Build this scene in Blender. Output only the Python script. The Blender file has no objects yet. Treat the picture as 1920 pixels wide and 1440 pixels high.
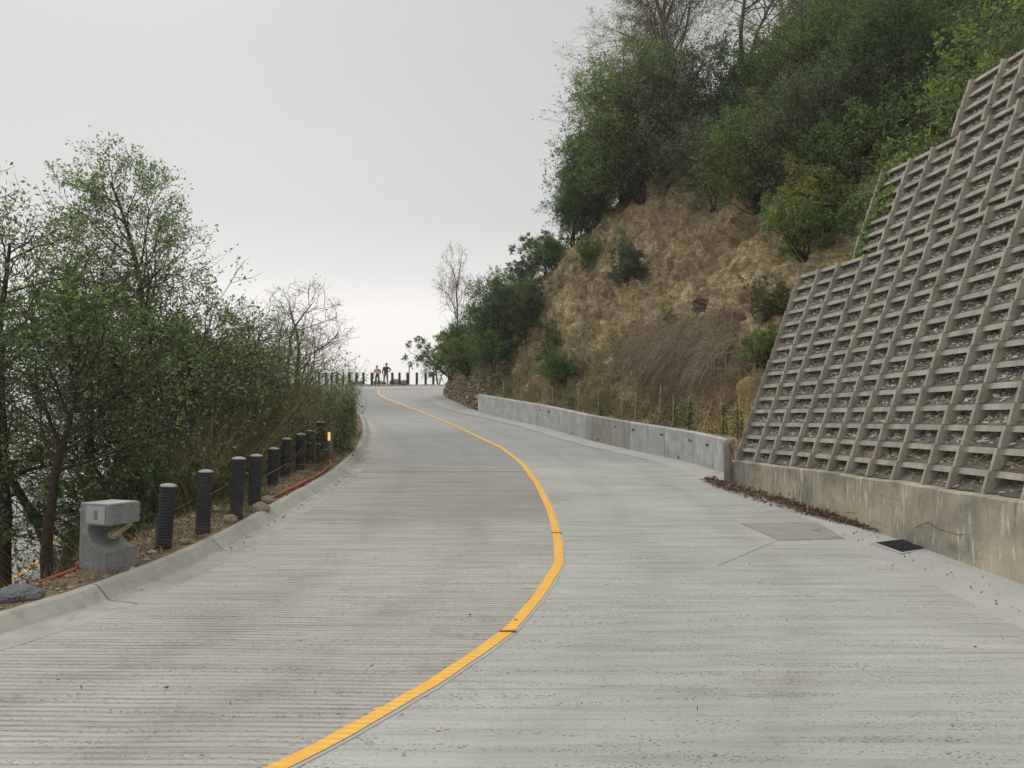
import bpy, bmesh, math, random
import numpy as np
from mathutils import Vector, Matrix
from mathutils.bvhtree import BVHTree
R = math.radians
SC = bpy.context.scene
COL = SC.collection

# ------------------------------------------------------------------ camera, sky, sun, exposure
PITCH = math.atan(64 / 1440)
cam = bpy.data.objects.new('camera', bpy.data.cameras.new('camera'))
COL.objects.link(cam)
cam.location = (0, 0, 0)
cam.rotation_euler = (R(90) + PITCH, 0, 0)
cam.data.lens = 27.0
cam.data.sensor_width = 36.0
cam.data.clip_start = 0.05
cam.data.clip_end = 5000
SC.camera = cam

SUN_EL, SUN_AZ = R(52), R(-28)      # azimuth from +Y towards +X
world = bpy.data.worlds.new("World")
SC.world = world
world.use_nodes = True
nt = world.node_tree
for n in list(nt.nodes):
    nt.nodes.remove(n)
wout = nt.nodes.new('ShaderNodeOutputWorld')
sky = nt.nodes.new('ShaderNodeTexSky')
sky.sky_type = 'NISHITA'; sky.sun_disc = False
sky.sun_elevation = SUN_EL; sky.sun_rotation = SUN_AZ
sky.air_density = 1.0; sky.dust_density = 4.0
bg_sky = nt.nodes.new('ShaderNodeBackground'); bg_sky.inputs['Strength'].default_value = 0.05
hsv = nt.nodes.new('ShaderNodeHueSaturation'); hsv.inputs['Saturation'].default_value = 0.12; hsv.inputs['Value'].default_value = 0.4
nt.links.new(sky.outputs[0], hsv.inputs['Color']); nt.links.new(hsv.outputs[0], bg_sky.inputs['Color'])
# the closed cloud / fog layer: bright towards the horizon and the hidden sun, greyer above, brightened again at the unseen zenith to light the scene
geo = nt.nodes.new('ShaderNodeTexCoord')
sep = nt.nodes.new('ShaderNodeSeparateXYZ'); nt.links.new(geo.outputs['Generated'], sep.inputs[0])
rmp = nt.nodes.new('ShaderNodeValToRGB')
rmp.color_ramp.elements[0].position = 0.0; rmp.color_ramp.elements[0].color = (0.80, 0.765, 0.735, 1)
e = rmp.color_ramp.elements[1]; e.position = 1.0; e.color = (1.25, 1.24, 1.21, 1)
for p, c in ((0.08, (0.89, 0.855, 0.825, 1)), (0.135, (0.89, 0.86, 0.835, 1)), (0.19, (0.70, 0.685, 0.67, 1)), (0.25, (0.575, 0.575, 0.565, 1)), (0.36, (0.53, 0.535, 0.525, 1)), (0.52, (0.47, 0.475, 0.465, 1)), (0.68, (0.95, 0.95, 0.93, 1))):
    el = rmp.color_ramp.elements.new(p); el.color = c
rmp.color_ramp.interpolation = 'LINEAR'
nt.links.new(sep.outputs['Z'], rmp.inputs[0])
dotn = nt.nodes.new('ShaderNodeVectorMath'); dotn.operation = 'DOT_PRODUCT'
dotn.inputs[1].default_value = Vector((-0.80, 0.50, 0.30)).normalized()
nt.links.new(geo.outputs['Generated'], dotn.inputs[0])
mr = nt.nodes.new('ShaderNodeMapRange'); mr.interpolation_type = 'SMOOTHSTEP'
mr.inputs['From Min'].default_value = 0.55; mr.inputs['From Max'].default_value = 1.0
mr.inputs['To Min'].default_value = 1.0; mr.inputs['To Max'].default_value = 1.04
nt.links.new(dotn.outputs['Value'], mr.inputs['Value'])
nz = nt.nodes.new('ShaderNodeTexNoise'); nz.noise_dimensions = '4D'; nz.inputs['W'].default_value = 7.3; nz.inputs['Scale'].default_value = 2.0; nz.inputs['Detail'].default_value = 5
nt.links.new(geo.outputs['Generated'], nz.inputs['Vector'])
mr2 = nt.nodes.new('ShaderNodeMapRange')
mr2.inputs['To Min'].default_value = 0.84; mr2.inputs['To Max'].default_value = 1.09
nt.links.new(nz.outputs['Fac'], mr2.inputs['Value'])
mu = nt.nodes.new('ShaderNodeMath'); mu.operation = 'MULTIPLY'
nt.links.new(mr.outputs[0], mu.inputs[0]); nt.links.new(mr2.outputs[0], mu.inputs[1])
bg_cloud = nt.nodes.new('ShaderNodeBackground')
nt.links.new(rmp.outputs['Color'], bg_cloud.inputs['Color']); nt.links.new(mu.outputs[0], bg_cloud.inputs['Strength'])
add = nt.nodes.new('ShaderNodeAddShader')
nt.links.new(bg_sky.outputs[0], add.inputs[0]); nt.links.new(bg_cloud.outputs[0], add.inputs[1])
nt.links.new(add.outputs[0], wout.inputs['Surface'])

sun = bpy.data.objects.new('sun', bpy.data.lights.new('sun', 'SUN'))
COL.objects.link(sun)
sun.data.energy = 1.0; sun.data.angle = R(22); sun.data.color = (1.0, 0.95, 0.88)
sdir = Vector((math.sin(SUN_AZ) * math.cos(SUN_EL), math.cos(SUN_AZ) * math.cos(SUN_EL), math.sin(SUN_EL)))
sun.rotation_euler = (-sdir).to_track_quat('-Z', 'Y').to_euler()

SC.view_settings.view_transform = 'Standard'
SC.view_settings.look = 'None'
SC.view_settings.exposure = 0.0
SC.view_settings.gamma = 1.0
SC.view_settings.use_curve_mapping = False
SC.cycles.use_denoising = True
SC.cycles.max_bounces = 6
SC.cycles.diffuse_bounces = 3
SC.cycles.transmission_bounces = 3
SC.cycles.transparent_max_bounces = 4
SC.cycles.use_adaptive_sampling = True

# ------------------------------------------------------------------ helpers
def tag(o, label=None, cat=None, group=None, kind=None):
    if label: o['label'] = label
    if cat: o['category'] = cat
    if group: o['group'] = group
    if kind: o['kind'] = kind
    return o

def empty(name, loc=(0, 0, 0), rz=0.0, label=None, cat=None, group=None):
    o = bpy.data.objects.new(name, None)
    COL.objects.link(o)
    o.empty_display_size = 0.2
    o.location = loc; o.rotation_euler = (0, 0, rz)
    return tag(o, label, cat, group)

def link(name, me, parent=None, loc=None):
    o = bpy.data.objects.new(name, me)
    COL.objects.link(o)
    if parent: o.parent = parent
    if loc is not None: o.location = loc
    return o

def mesh_np(name, V, F, mats, mat_idx=None, smooth=False, attrs=None):
    """V (n,3); F an (m,k) array or a list of such arrays."""
    if not isinstance(F, (list, tuple)): F = [F]
    F = [np.asarray(f, dtype=np.int32) for f in F if len(f)]
    V = np.asarray(V, dtype=np.float32)
    me = bpy.data.meshes.new(name)
    me.vertices.add(len(V)); me.vertices.foreach_set('co', V.ravel())
    nl = sum(f.size for f in F); nf = sum(len(f) for f in F)
    me.loops.add(nl); me.polygons.add(nf)
    me.loops.foreach_set('vertex_index', np.concatenate([f.ravel() for f in F]))
    starts = []; s = 0
    for f in F:
        k = f.shape[1]
        starts.append(np.arange(len(f), dtype=np.int32) * k + s); s += f.size
    me.polygons.foreach_set('loop_start', np.concatenate(starts))
    if mat_idx is not None:
        me.polygons.foreach_set('material_index', np.asarray(mat_idx, dtype=np.int32))
    me.polygons.foreach_set('use_smooth', np.full(nf, bool(smooth)))
    for m in (mats if isinstance(mats, (list, tuple)) else [mats]): me.materials.append(m)
    if attrs:
        for k, a in attrs.items():
            at = me.attributes.new(k, 'FLOAT', 'POINT'); at.data.foreach_set('value', np.asarray(a, dtype=np.float32))
    me.update(calc_edges=True)
    me.validate()
    return me

class MB:
    """collects shapes into one mesh"""
    def __init__(s): s.v = []; s.f = []; s.n = 0
    def add(s, vs, fs):
        b = s.n
        s.v.extend([tuple(v) for v in vs]); s.n += len(vs)
        s.f.extend([tuple(i + b for i in f) for f in fs])
    def box(s, x0, x1, y0, y1, z0, z1, M=None):
        vs = [Vector(p) for p in ((x0,y0,z0),(x1,y0,z0),(x1,y1,z0),(x0,y1,z0),(x0,y0,z1),(x1,y0,z1),(x1,y1,z1),(x0,y1,z1))]
        if M: vs = [M @ v for v in vs]
        s.add(vs, [(0,3,2,1),(4,5,6,7),(0,1,5,4),(1,2,6,5),(2,3,7,6),(3,0,4,7)])
    def hexa(s, p):
        s.add(p, [(0,3,2,1),(4,5,6,7),(0,1,5,4),(1,2,6,5),(2,3,7,6),(3,0,4,7)])
    def tube(s, pts, rad, n=6, cap=True):
        pts = [Vector(p) for p in pts]
        if not isinstance(rad, (list, tuple)): rad = [rad] * len(pts)
        vs = []; ref = None
        for i, p in enumerate(pts):
            d = (pts[min(i+1, len(pts)-1)] - pts[max(i-1, 0)]).normalized()
            if ref is None: ref = Vector((0,0,1)) if abs(d.z) < .9 else Vector((1,0,0))
            a = d.cross(ref).normalized(); b = d.cross(a).normalized(); ref = -b if False else ref
            for k in range(n):
                t = 2 * math.pi * k / n
                vs.append(p + (a * math.cos(t) + b * math.sin(t)) * rad[i])
        fs = []
        for i in range(len(pts) - 1):
            for k in range(n):
                fs.append((i*n+k, i*n+(k+1) % n, (i+1)*n+(k+1) % n, (i+1)*n+k))
        if cap:
            fs.append(tuple(range(n))[::-1]); fs.append(tuple((len(pts)-1)*n + k for k in range(n)))
        s.add(vs, fs)
    def lathe(s, prof, n=20):
        vs = []
        for r, z in prof:
            for k in range(n):
                t = 2 * math.pi * k / n
                vs.append((r*math.cos(t), r*math.sin(t), z))
        fs = []
        for i in range(len(prof) - 1):
            for k in range(n):
                fs.append((i*n+k, i*n+(k+1) % n, (i+1)*n+(k+1) % n, (i+1)*n+k))
        fs.append(tuple(range(n))[::-1]); fs.append(tuple((len(prof)-1)*n + k for k in range(n)))
        s.add(vs, fs)
    def mesh(s, name, mat, smooth=False):
        me = bpy.data.meshes.new(name)
        me.from_pydata(s.v, [], s.f)
        me.materials.append(mat)
        if smooth: me.polygons.foreach_set('use_smooth', [True] * len(me.polygons))
        bm = bmesh.new(); bm.from_mesh(me); bmesh.ops.recalc_face_normals(bm, faces=bm.faces); bm.to_mesh(me); bm.free()
        me.update()
        return me
    def build(s, name, mat, parent=None, smooth=False, loc=None):
        return link(name, s.mesh(name, mat, smooth), parent, loc)

# ------------------------------------------------------------------ materials
def nmat(name, rough=0.9, spec=0.25):
    m = bpy.data.materials.new(name); m.use_nodes = True
    t = m.node_tree; b = t.nodes['Principled BSDF']
    b.inputs['Roughness'].default_value = rough
    b.inputs['Specular IOR Level'].default_value = spec
    return m, t, b

def N(t, typ, **kw):
    n = t.nodes.new(typ)
    for k, v in kw.items():
        if k.startswith('i_'):
            n.inputs[k[2:].replace('_', ' ')].default_value = v
        else: setattr(n, k, v)
    return n

def noise(t, vec, scale, detail=4, rough=0.55, dist=0.0, mapping=None):
    if mapping:
        mp = t.nodes.new('ShaderNodeMapping')
        mp.inputs['Scale'].default_value = mapping
        t.links.new(vec, mp.inputs[0]); vec = mp.outputs[0]
    n = t.nodes.new('ShaderNodeTexNoise')
    n.inputs['Scale'].default_value = scale; n.inputs['Detail'].default_value = detail
    n.inputs['Roughness'].default_value = rough; n.inputs['Distortion'].default_value = dist
    t.links.new(vec, n.inputs['Vector'])
    return n.outputs['Fac']

def rampn(t, fac, stops, const=False):
    r = t.nodes.new('ShaderNodeValToRGB')
    if const: r.color_ramp.interpolation = 'CONSTANT'
    els = r.color_ramp.elements
    while len(els) < len(stops): els.new(0.5)
    for e, (p, c) in zip(els, stops):
        e.position = p
        e.color = (c, c, c, 1) if isinstance(c, (int, float)) else (*c, 1)
    t.links.new(fac, r.inputs[0])
    return r.outputs['Color']

def mixc(t, fac, a, b, mode='MIX'):
    m = t.nodes.new('ShaderNodeMix'); m.data_type = 'RGBA'; m.blend_type = mode
    for sock, v in ((m.inputs[0], fac), (m.inputs[6], a), (m.inputs[7], b)):
        if isinstance(v, (int, float)): sock.default_value = v
        elif isinstance(v, (tuple, list)): sock.default_value = (*v, 1) if len(v) == 3 else v
        else: t.links.new(v, sock)
    return m.outputs[2]

def mth(t, op, a, b=None, clamp=False):
    m = t.nodes.new('ShaderNodeMath'); m.operation = op; m.use_clamp = clamp
    for i, v in enumerate((a, b)):
        if v is None: continue
        if isinstance(v, (int, float)): m.inputs[i].default_value = v
        else: t.links.new(v, m.inputs[i])
    return m.outputs[0]

def bump(t, b, h, strength=0.5, dist=0.02):
    n = t.nodes.new('ShaderNodeBump'); n.inputs['Strength'].default_value = strength; n.inputs['Distance'].default_value = dist
    t.links.new(h, n.inputs['Height']); t.links.new(n.outputs[0], b.inputs['Normal'])

def pos(t): return t.nodes.new('ShaderNodeNewGeometry').outputs['Position']
def objc(t): return t.nodes.new('ShaderNodeTexCoord').outputs['Object']
def sepxyz(t, v):
    s = t.nodes.new('ShaderNodeSeparateXYZ'); t.links.new(v, s.inputs[0]); return s.outputs
def attr(t, name):
    a = t.nodes.new('ShaderNodeAttribute'); a.attribute_name = name; return a.outputs['Fac']

def m_plain(name, col, rough=0.8, var=0.25, scale=6.0, bmp=0.15, bscale=60.0, spec=0.25, metal=0.0, coord='obj'):
    m, t, b = nmat(name, rough, spec)
    v = objc(t) if coord == 'obj' else pos(t)
    f = noise(t, v, scale, 5)
    c = rampn(t, f, [(0.3, tuple(x*(1-var) for x in col)), (0.7, tuple(min(1, x*(1+var)) for x in col))])
    t.links.new(c, b.inputs['Base Color'])
    b.inputs['Metallic'].default_value = metal
    if bmp: bump(t, b, noise(t, v, bscale, 3), bmp, 0.01)
    return m

def m_road():
    m, t, b = nmat('road_concrete', 0.88, 0.2)
    P = pos(t); x, y, z = sepxyz(t, P)
    lane = attr(t, 'lane')                      # metres right of the yellow line
    right = rampn(t, mth(t, 'ADD', mth(t, 'MULTIPLY', lane, 8.0), 0.5, True), [(0, 0.0), (1, 1.0)])
    big = noise(t, P, 0.35, 4, 0.6)
    streak = noise(t, P, 1.0, 6, 0.65, 0.0, (0.55, 7.0, 1.0))
    fine = noise(t, P, 40, 3, 0.6)
    # left lane: tined concrete, right lane: newer and lighter
    cl = rampn(t, big, [(0.3, (0.335, 0.32, 0.285)), (0.52, (0.395, 0.38, 0.345)), (0.72, (0.47, 0.455, 0.42))])
    cr = rampn(t, big, [(0.3, (0.355, 0.355, 0.335)), (0.55, (0.415, 0.415, 0.39)), (0.75, (0.465, 0.465, 0.44))])
    # slabs beyond the cross joint
    def after(y0, w=0.05):
        r = t.nodes.new('ShaderNodeMapRange'); r.inputs['From Min'].default_value = y0 - w; r.inputs['From Max'].default_value = y0 + w
        t.links.new(yy, r.inputs['Value']); return r.outputs[0]
    yy = mth(t, 'ADD', y, mth(t, 'MULTIPLY', x, -0.01))
    leftm = mth(t, 'SUBTRACT', 1.0, right)
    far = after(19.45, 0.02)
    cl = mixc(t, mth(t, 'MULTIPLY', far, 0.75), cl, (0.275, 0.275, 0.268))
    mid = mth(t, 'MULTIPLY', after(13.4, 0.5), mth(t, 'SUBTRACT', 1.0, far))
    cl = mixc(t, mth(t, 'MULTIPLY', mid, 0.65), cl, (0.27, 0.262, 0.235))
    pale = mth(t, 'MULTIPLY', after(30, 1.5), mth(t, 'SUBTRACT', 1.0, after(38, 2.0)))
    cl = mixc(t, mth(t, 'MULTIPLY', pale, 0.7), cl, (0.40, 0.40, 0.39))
    edge = t.nodes.new('ShaderNodeMapRange'); edge.inputs['From Min'].default_value = -3.6; edge.inputs['From Max'].default_value = -5.6
    t.links.new(mth(t, 'ADD', lane, mth(t, 'MULTIPLY', big, -1.2)), edge.inputs['Value'])
    cl = mixc(t, mth(t, 'MULTIPLY', edge.outputs[0], 0.7), cl, (0.47, 0.455, 0.42))
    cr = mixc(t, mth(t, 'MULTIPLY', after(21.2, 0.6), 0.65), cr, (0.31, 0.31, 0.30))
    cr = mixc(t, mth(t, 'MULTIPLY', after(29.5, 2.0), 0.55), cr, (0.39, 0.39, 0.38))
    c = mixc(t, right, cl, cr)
    # broom streaks
    sm = rampn(t, streak, [(0.33, 0.78), (0.5, 1.0), (0.68, 1.14)])
    c = mixc(t, 0.85, c, sm, 'MULTIPLY')
    for lx, wd_, am in ((1.25, .35, .10), (2.95, .38, .13), (-1.35, .35, .10), (-3.05, .4, .10)):
        dd = mth(t, 'DIVIDE', mth(t, 'ABSOLUTE', mth(t, 'SUBTRACT', mth(t, 'ADD', lane, mth(t, 'MULTIPLY', noise(t, P, 0.25, 2), .9)), lx + .45)), wd_)
        band = rampn(t, dd, [(0.2, 1.0), (1.0, 0.0)])
        c = mixc(t, mth(t, 'MULTIPLY', mth(t, 'MULTIPLY', band, am * 1.6), rampn(t, noise(t, P, 1.5, 4), [(.35, .2), (.65, 1.0)])), c, (0.16, 0.155, 0.145))
    blot = noise(t, P, 1.0, 6, 0.7, 0.6, (0.8, 1.3, 1))
    c = mixc(t, rampn(t, blot, [(0.58, 0.0), (0.70, 0.32)]), c, (0.22, 0.205, 0.18))
    c = mixc(t, rampn(t, blot, [(0.30, 0.22), (0.40, 0.0)]), c, (0.58, 0.57, 0.54))
    # tined grooves across the road
    wob = mth(t, 'MULTIPLY', noise(t, P, 0.4, 2), 0.16)
    gco = mth(t, 'ADD', mth(t, 'ADD', y, mth(t, 'MULTIPLY', x, 0.02)), wob)
    wv = mth(t, 'SINE', mth(t, 'MULTIPLY', gco, 2 * math.pi / 0.078))
    deep = rampn(t, noise(t, P, 0.6, 3, 0.6), [(0.3, 0.35), (0.62, 1.0)])
    nearness = t.nodes.new('ShaderNodeMapRange'); nearness.inputs['From Min'].default_value = 9; nearness.inputs['From Max'].default_value = 19
    nearness.inputs['To Min'].default_value = 1.0; nearness.inputs['To Max'].default_value = 0.15
    t.links.new(y, nearness.inputs['Value'])
    amt = mth(t, 'MULTIPLY', mth(t, 'MULTIPLY', deep, nearness.outputs[0]), mth(t, 'ADD', mth(t, 'MULTIPLY', leftm, 0.80), 0.20))
    gr = rampn(t, mth(t, 'ADD', mth(t, 'MULTIPLY', wv, 0.5), 0.5), [(0.05, 1.0), (0.45, 0.0)])
    gmask = mth(t, 'MULTIPLY', gr, amt)
    brk = rampn(t, noise(t, P, 1.0, 5, 0.7, 0, (5, 22, 5)), [(0.36, 0.25), (0.58, 1.0)])
    gmask = mth(t, 'MULTIPLY', gmask, brk)
    c = mixc(t, mth(t, 'MULTIPLY', gmask, 0.52), c, (0.12, 0.115, 0.10))
    # pits strung out in rows
    pit = noise(t, P, 1.0, 2, 0.5, 0, (36, 48, 24))
    prow = noise(t, P, 1.0, 3, 0.6, 0, (0.9, 9, 1))
    pm = mth(t, 'MULTIPLY', rampn(t, pit, [(0.60, 0.0), (0.66, 1.0)]), rampn(t, prow, [(0.46, 0.08), (0.58, 1.0)]))
    c = mixc(t, mth(t, 'MULTIPLY', pm, 0.75), c, (0.09, 0.09, 0.085))
    pit2 = noise(t, P, 30, 2)
    c = mixc(t, mth(t, 'MULTIPLY', rampn(t, pit2, [(0.64, 0.0), (0.70, 1.0)]), 0.45), c, (0.15, 0.14, 0.13))
    # hairline cross marks
    cross = noise(t, P, 1.0, 2, 0.5, 0, (0.35, 14, 1))
    cm = rampn(t, cross, [(0.34, 1.0), (0.37, 0.0)])
    cm = mth(t, 'MULTIPLY', cm, rampn(t, fine, [(0.4, 0.2), (0.6, 1.0)]))
    c = mixc(t, mth(t, 'MULTIPLY', cm, 0.40), c, (0.14, 0.14, 0.13))
    fc = rampn(t, fine, [(0.25, 0.88), (0.75, 1.1)])
    c = mixc(t, 0.7, c, fc, 'MULTIPLY')
    # cross joints
    for jy, w in ((19.42, 0.05), (42.5, 0.10)):
        d = mth(t, 'ABSOLUTE', mth(t, 'SUBTRACT', yy, jy))
        j = mth(t, 'LESS_THAN', d, w)
        c = mixc(t, mth(t, 'MULTIPLY', mth(t, 'MULTIPLY', j, leftm), 0.8), c, (0.10, 0.10, 0.095))
    t.links.new(c, b.inputs['Base Color'])
    h = mth(t, 'SUBTRACT', mth(t, 'MULTIPLY', fine, 0.25), mth(t, 'ADD', gmask, mth(t, 'MULTIPLY', pm, 0.8)))
    bump(t, b, h, 0.55, 0.012)
    return m

def m_concrete(name, lo, hi, stain=None, sc=1.5, streaks=True, bmp=0.3, pits=0.5):
    m, t, b = nmat(name, 0.9, 0.2)
    P = pos(t)
    f = noise(t, P, sc, 7, 0.62)
    c = rampn(t, f, [(0.32, lo), (0.68, hi)])
    if streaks:
        s = noise(t, P, 1.0, 5, 0.65, 0.3, (5.0, 5.0, 1.1))
        c = mixc(t, 0.6, c, rampn(t, s, [(0.35, 0.72), (0.6, 1.08)]), 'MULTIPLY')
    if stain:
        s2 = noise(t, P, sc * 0.6, 5, 0.6, 0.5)
        c = mixc(t, rampn(t, s2, [(0.45, 0.0), (0.62, 0.85)]), c, stain)
    pt = noise(t, P, 22, 3, 0.6)
    c = mixc(t, rampn(t, pt, [(0.68, 0.0), (0.74, pits)]), c, tuple(x * 0.35 for x in lo))
    t.links.new(c, b.inputs['Base Color'])
    bump(t, b, noise(t, P, 35, 5, 0.7), bmp, 0.02)
    return m

def m_soil(name='cut_soil'):
    m, t, b = nmat(name, 0.97, 0.1)
    P = pos(t)
    f = noise(t, P, 0.55, 8, 0.65, 0.4)
    c = rampn(t, f, [(0.30, (0.23, 0.175, 0.105)), (0.42, (0.40, 0.315, 0.185)), (0.53, (0.58, 0.465, 0.26)), (0.68, (0.74, 0.61, 0.36))])
    f2 = noise(t, P, 5.0, 8, 0.72, 0.6)
    c = mixc(t, 0.85, c, rampn(t, f2, [(0.32, 0.72), (0.5, 1.1), (0.7, 1.4)]), 'MULTIPLY')
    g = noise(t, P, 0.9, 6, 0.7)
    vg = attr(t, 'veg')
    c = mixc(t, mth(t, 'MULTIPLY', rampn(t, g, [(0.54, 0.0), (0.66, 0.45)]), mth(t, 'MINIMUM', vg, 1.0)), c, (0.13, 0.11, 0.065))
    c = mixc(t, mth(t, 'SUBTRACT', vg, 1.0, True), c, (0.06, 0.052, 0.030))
    rill = noise(t, P, 1.0, 5, 0.65, 0.4, (2.6, 2.6, 0.45))
    c = mixc(t, 0.8, c, rampn(t, rill, [(0.34, 0.62), (0.5, 1.0), (0.66, 1.22)]), 'MULTIPLY')
    strat = noise(t, P, 1.0, 5, 0.7, 0.8, (1.3, 1.3, 7.0))
    c = mixc(t, 0.6, c, rampn(t, strat, [(0.36, 0.74), (0.52, 1.05), (0.66, 1.25)]), 'MULTIPLY')
    st = attr(t, 'stone')
    vo = t.nodes.new('ShaderNodeTexVoronoi'); vo.inputs['Scale'].default_value = 4.2; vo.feature = 'F1'
    t.links.new(P, vo.inputs['Vector'])
    vd = t.nodes.new('ShaderNodeTexVoronoi'); vd.inputs['Scale'].default_value = 4.2; vd.feature = 'DISTANCE_TO_EDGE'
    t.links.new(P, vd.inputs['Vector'])
    sc_ = rampn(t, sepxyz(t, vo.outputs['Color'])[0], [(0.1, (0.13, 0.11, 0.085)), (0.5, (0.23, 0.19, 0.14)), (0.9, (0.33, 0.28, 0.20))])
    sc_ = mixc(t, rampn(t, vd.outputs['Distance'], [(0.02, 1.0), (0.07, 0.0)]), sc_, (0.05, 0.045, 0.035))
    c = mixc(t, st, c, sc_)
    vc = t.nodes.new('ShaderNodeTexVoronoi'); vc.inputs['Scale'].default_value = 1.0; vc.feature = 'DISTANCE_TO_EDGE'
    mpv = t.nodes.new('ShaderNodeMapping'); mpv.inputs['Scale'].default_value = (3.2, 3.2, 7.5); mpv.inputs['Rotation'].default_value = (0.25, 0.15, 0)
    wrp = t.nodes.new('ShaderNodeTexNoise'); wrp.inputs['Scale'].default_value = 2.5; wrp.inputs['Detail'].default_value = 4; t.links.new(P, wrp.inputs['Vector'])
    vadd = t.nodes.new('ShaderNodeVectorMath'); vadd.operation = 'ADD'; t.links.new(P, vadd.inputs[0]); t.links.new(wrp.outputs['Color'], vadd.inputs[1])
    t.links.new(vadd.outputs[0], mpv.inputs[0]); t.links.new(mpv.outputs[0], vc.inputs['Vector'])
    vc2 = t.nodes.new('ShaderNodeTexVoronoi'); vc2.inputs['Scale'].default_value = 2.7; vc2.feature = 'DISTANCE_TO_EDGE'; t.links.new(mpv.outputs[0], vc2.inputs['Vector'])
    crk = mth(t, 'MULTIPLY', rampn(t, vc.outputs['Distance'], [(0.0, 0.0), (0.07, 1.0)]), rampn(t, vc2.outputs['Distance'], [(0.0, 0.35), (0.09, 1.0)]))
    vcc = t.nodes.new('ShaderNodeTexVoronoi'); vcc.inputs['Scale'].default_value = 1.0; t.links.new(mpv.outputs[0], vcc.inputs['Vector'])
    c = mixc(t, mth(t, 'SUBTRACT', 0.75, mth(t, 'MULTIPLY', st, 0.75)), c, rampn(t, sepxyz(t, vcc.outputs['Color'])[0], [(0.1, 0.80), (0.9, 1.30)]), 'MULTIPLY')
    c = mixc(t, mth(t, 'MULTIPLY', mth(t, 'SUBTRACT', 1.0, crk), mth(t, 'MULTIPLY', mth(t, 'SUBTRACT', 1.0, st), 0.62)), c, (0.095, 0.075, 0.05))
    c = mixc(t, mth(t, 'MULTIPLY', attr(t, 'sand'), rampn(t, noise(t, P, 1.8, 5, .7), [(.35, .3), (.6, .95)])), c, (0.60, 0.45, 0.24))
    t.links.new(c, b.inputs['Base Color'])
    h = mth(t, 'ADD', mth(t, 'ADD', mth(t, 'ADD', f2, mth(t, 'MULTIPLY', crk, 0.35)), mth(t, 'MULTIPLY', strat, 0.9)), mth(t, 'MULTIPLY', mth(t, 'MINIMUM', vd.outputs['Distance'], 0.15), mth(t, 'MULTIPLY', st, 6.0)))
    bump(t, b, h, 0.9, 0.11)
    return m

def m_dirt(name, cols):
    m, t, b = nmat(name, 0.97, 0.1)
    P = pos(t)
    f = noise(t, P, 2.2, 8, 0.7, 0.3)
    c = rampn(t, f, [(0.3, cols[0]), (0.5, cols[1]), (0.7, cols[2])])
    t.links.new(c, b.inputs['Base Color'])
    bump(t, b, noise(t, P, 14, 6, 0.7), 0.8, 0.06)
    return m

def m_leaf(name, dark, mid, lite, trans=0.48, clump=1.1):
    """dark..lite are base colours; per-leaf variation plus clumps of younger and older leaves"""
    m = bpy.data.materials.new(name); m.use_nodes = True
    t = m.node_tree; t.nodes.clear()
    out = t.nodes.new('ShaderNodeOutputMaterial')
    g = t.nodes.new('ShaderNodeNewGeometry')
    rnd = g.outputs['Random Per Island']
    cl = noise(t, g.outputs['Position'], clump, 3, 0.6)
    f = mth(t, 'ADD', mth(t, 'MULTIPLY', rnd, 0.45), mth(t, 'MULTIPLY', cl, 0.62))
    c = rampn(t, f, [(0.30, dark), (0.52, mid), (0.76, lite)])
    d = t.nodes.new('ShaderNodeBsdfDiffuse'); t.links.new(c, d.inputs[0])
    tr = t.nodes.new('ShaderNodeBsdfTranslucent')
    t.links.new(mixc(t, 1.0, c, (1.15, 1.25, 0.6), 'MULTIPLY'), tr.inputs[0])
    mx = t.nodes.new('ShaderNodeMixShader'); mx.inputs[0].default_value = trans
    t.links.new(d.outputs[0], mx.inputs[1]); t.links.new(tr.outputs[0], mx.inputs[2])
    gl = t.nodes.new('ShaderNodeBsdfGlossy'); gl.inputs['Roughness'].default_value = 0.45
    mg = t.nodes.new('ShaderNodeMixShader'); mg.inputs[0].default_value = 0.04
    t.links.new(mx.outputs[0], mg.inputs[1]); t.links.new(gl.outputs[0], mg.inputs[2])
    t.links.new(mg.outputs[0], out.inputs[0])
    return m

M = {}
M['road'] = m_road()
def m_kerb():
    m, t, b = nmat('kerb_concrete', 0.9, 0.2)
    P = pos(t); al = attr(t, 'along')
    c = rampn(t, noise(t, P, 0.9, 7, 0.6), [(0.32, (0.33, 0.315, 0.28)), (0.68, (0.47, 0.455, 0.415))])
    c = mixc(t, 0.5, c, rampn(t, noise(t, P, 6, 5, 0.7), [(.3, .75), (.7, 1.12)]), 'MULTIPLY')
    fr = mth(t, 'FRACT', mth(t, 'DIVIDE', al, 2.45))
    c = mixc(t, mth(t, 'MULTIPLY', mth(t, 'LESS_THAN', fr, 0.010), .75), c, (0.10, 0.095, 0.085))
    sh = mth(t, 'FRACT', mth(t, 'MULTIPLY', mth(t, 'FLOOR', mth(t, 'DIVIDE', al, 2.45)), 0.37))
    c = mixc(t, 1.0, c, rampn(t, sh, [(0, .90), (1, 1.08)]), 'MULTIPLY')
    d = noise(t, P, 2.2, 6, 0.7)
    c = mixc(t, rampn(t, d, [(0.55, 0.0), (0.70, 0.55)]), c, (0.24, 0.20, 0.15))
    t.links.new(c, b.inputs['Base Color']); bump(t, b, noise(t, P, 35, 5, 0.7), .25, .02)
    return m
M['kerb'] = m_kerb()
M['kerb_plain'] = m_concrete('kerb_concrete', (0.36, 0.345, 0.31), (0.46, 0.445, 0.41), sc=0.9, streaks=False, bmp=0.15)
M['gutter'] = m_concrete('gutter_concrete', (0.355, 0.352, 0.33), (0.42, 0.418, 0.392), sc=1.2, streaks=False, bmp=0.15)
M['low_wall'] = m_concrete('smooth_cast_concrete', (0.36, 0.37, 0.365), (0.62, 0.63, 0.61), (0.44, 0.445, 0.42), sc=2.8, pits=0.25)
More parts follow.
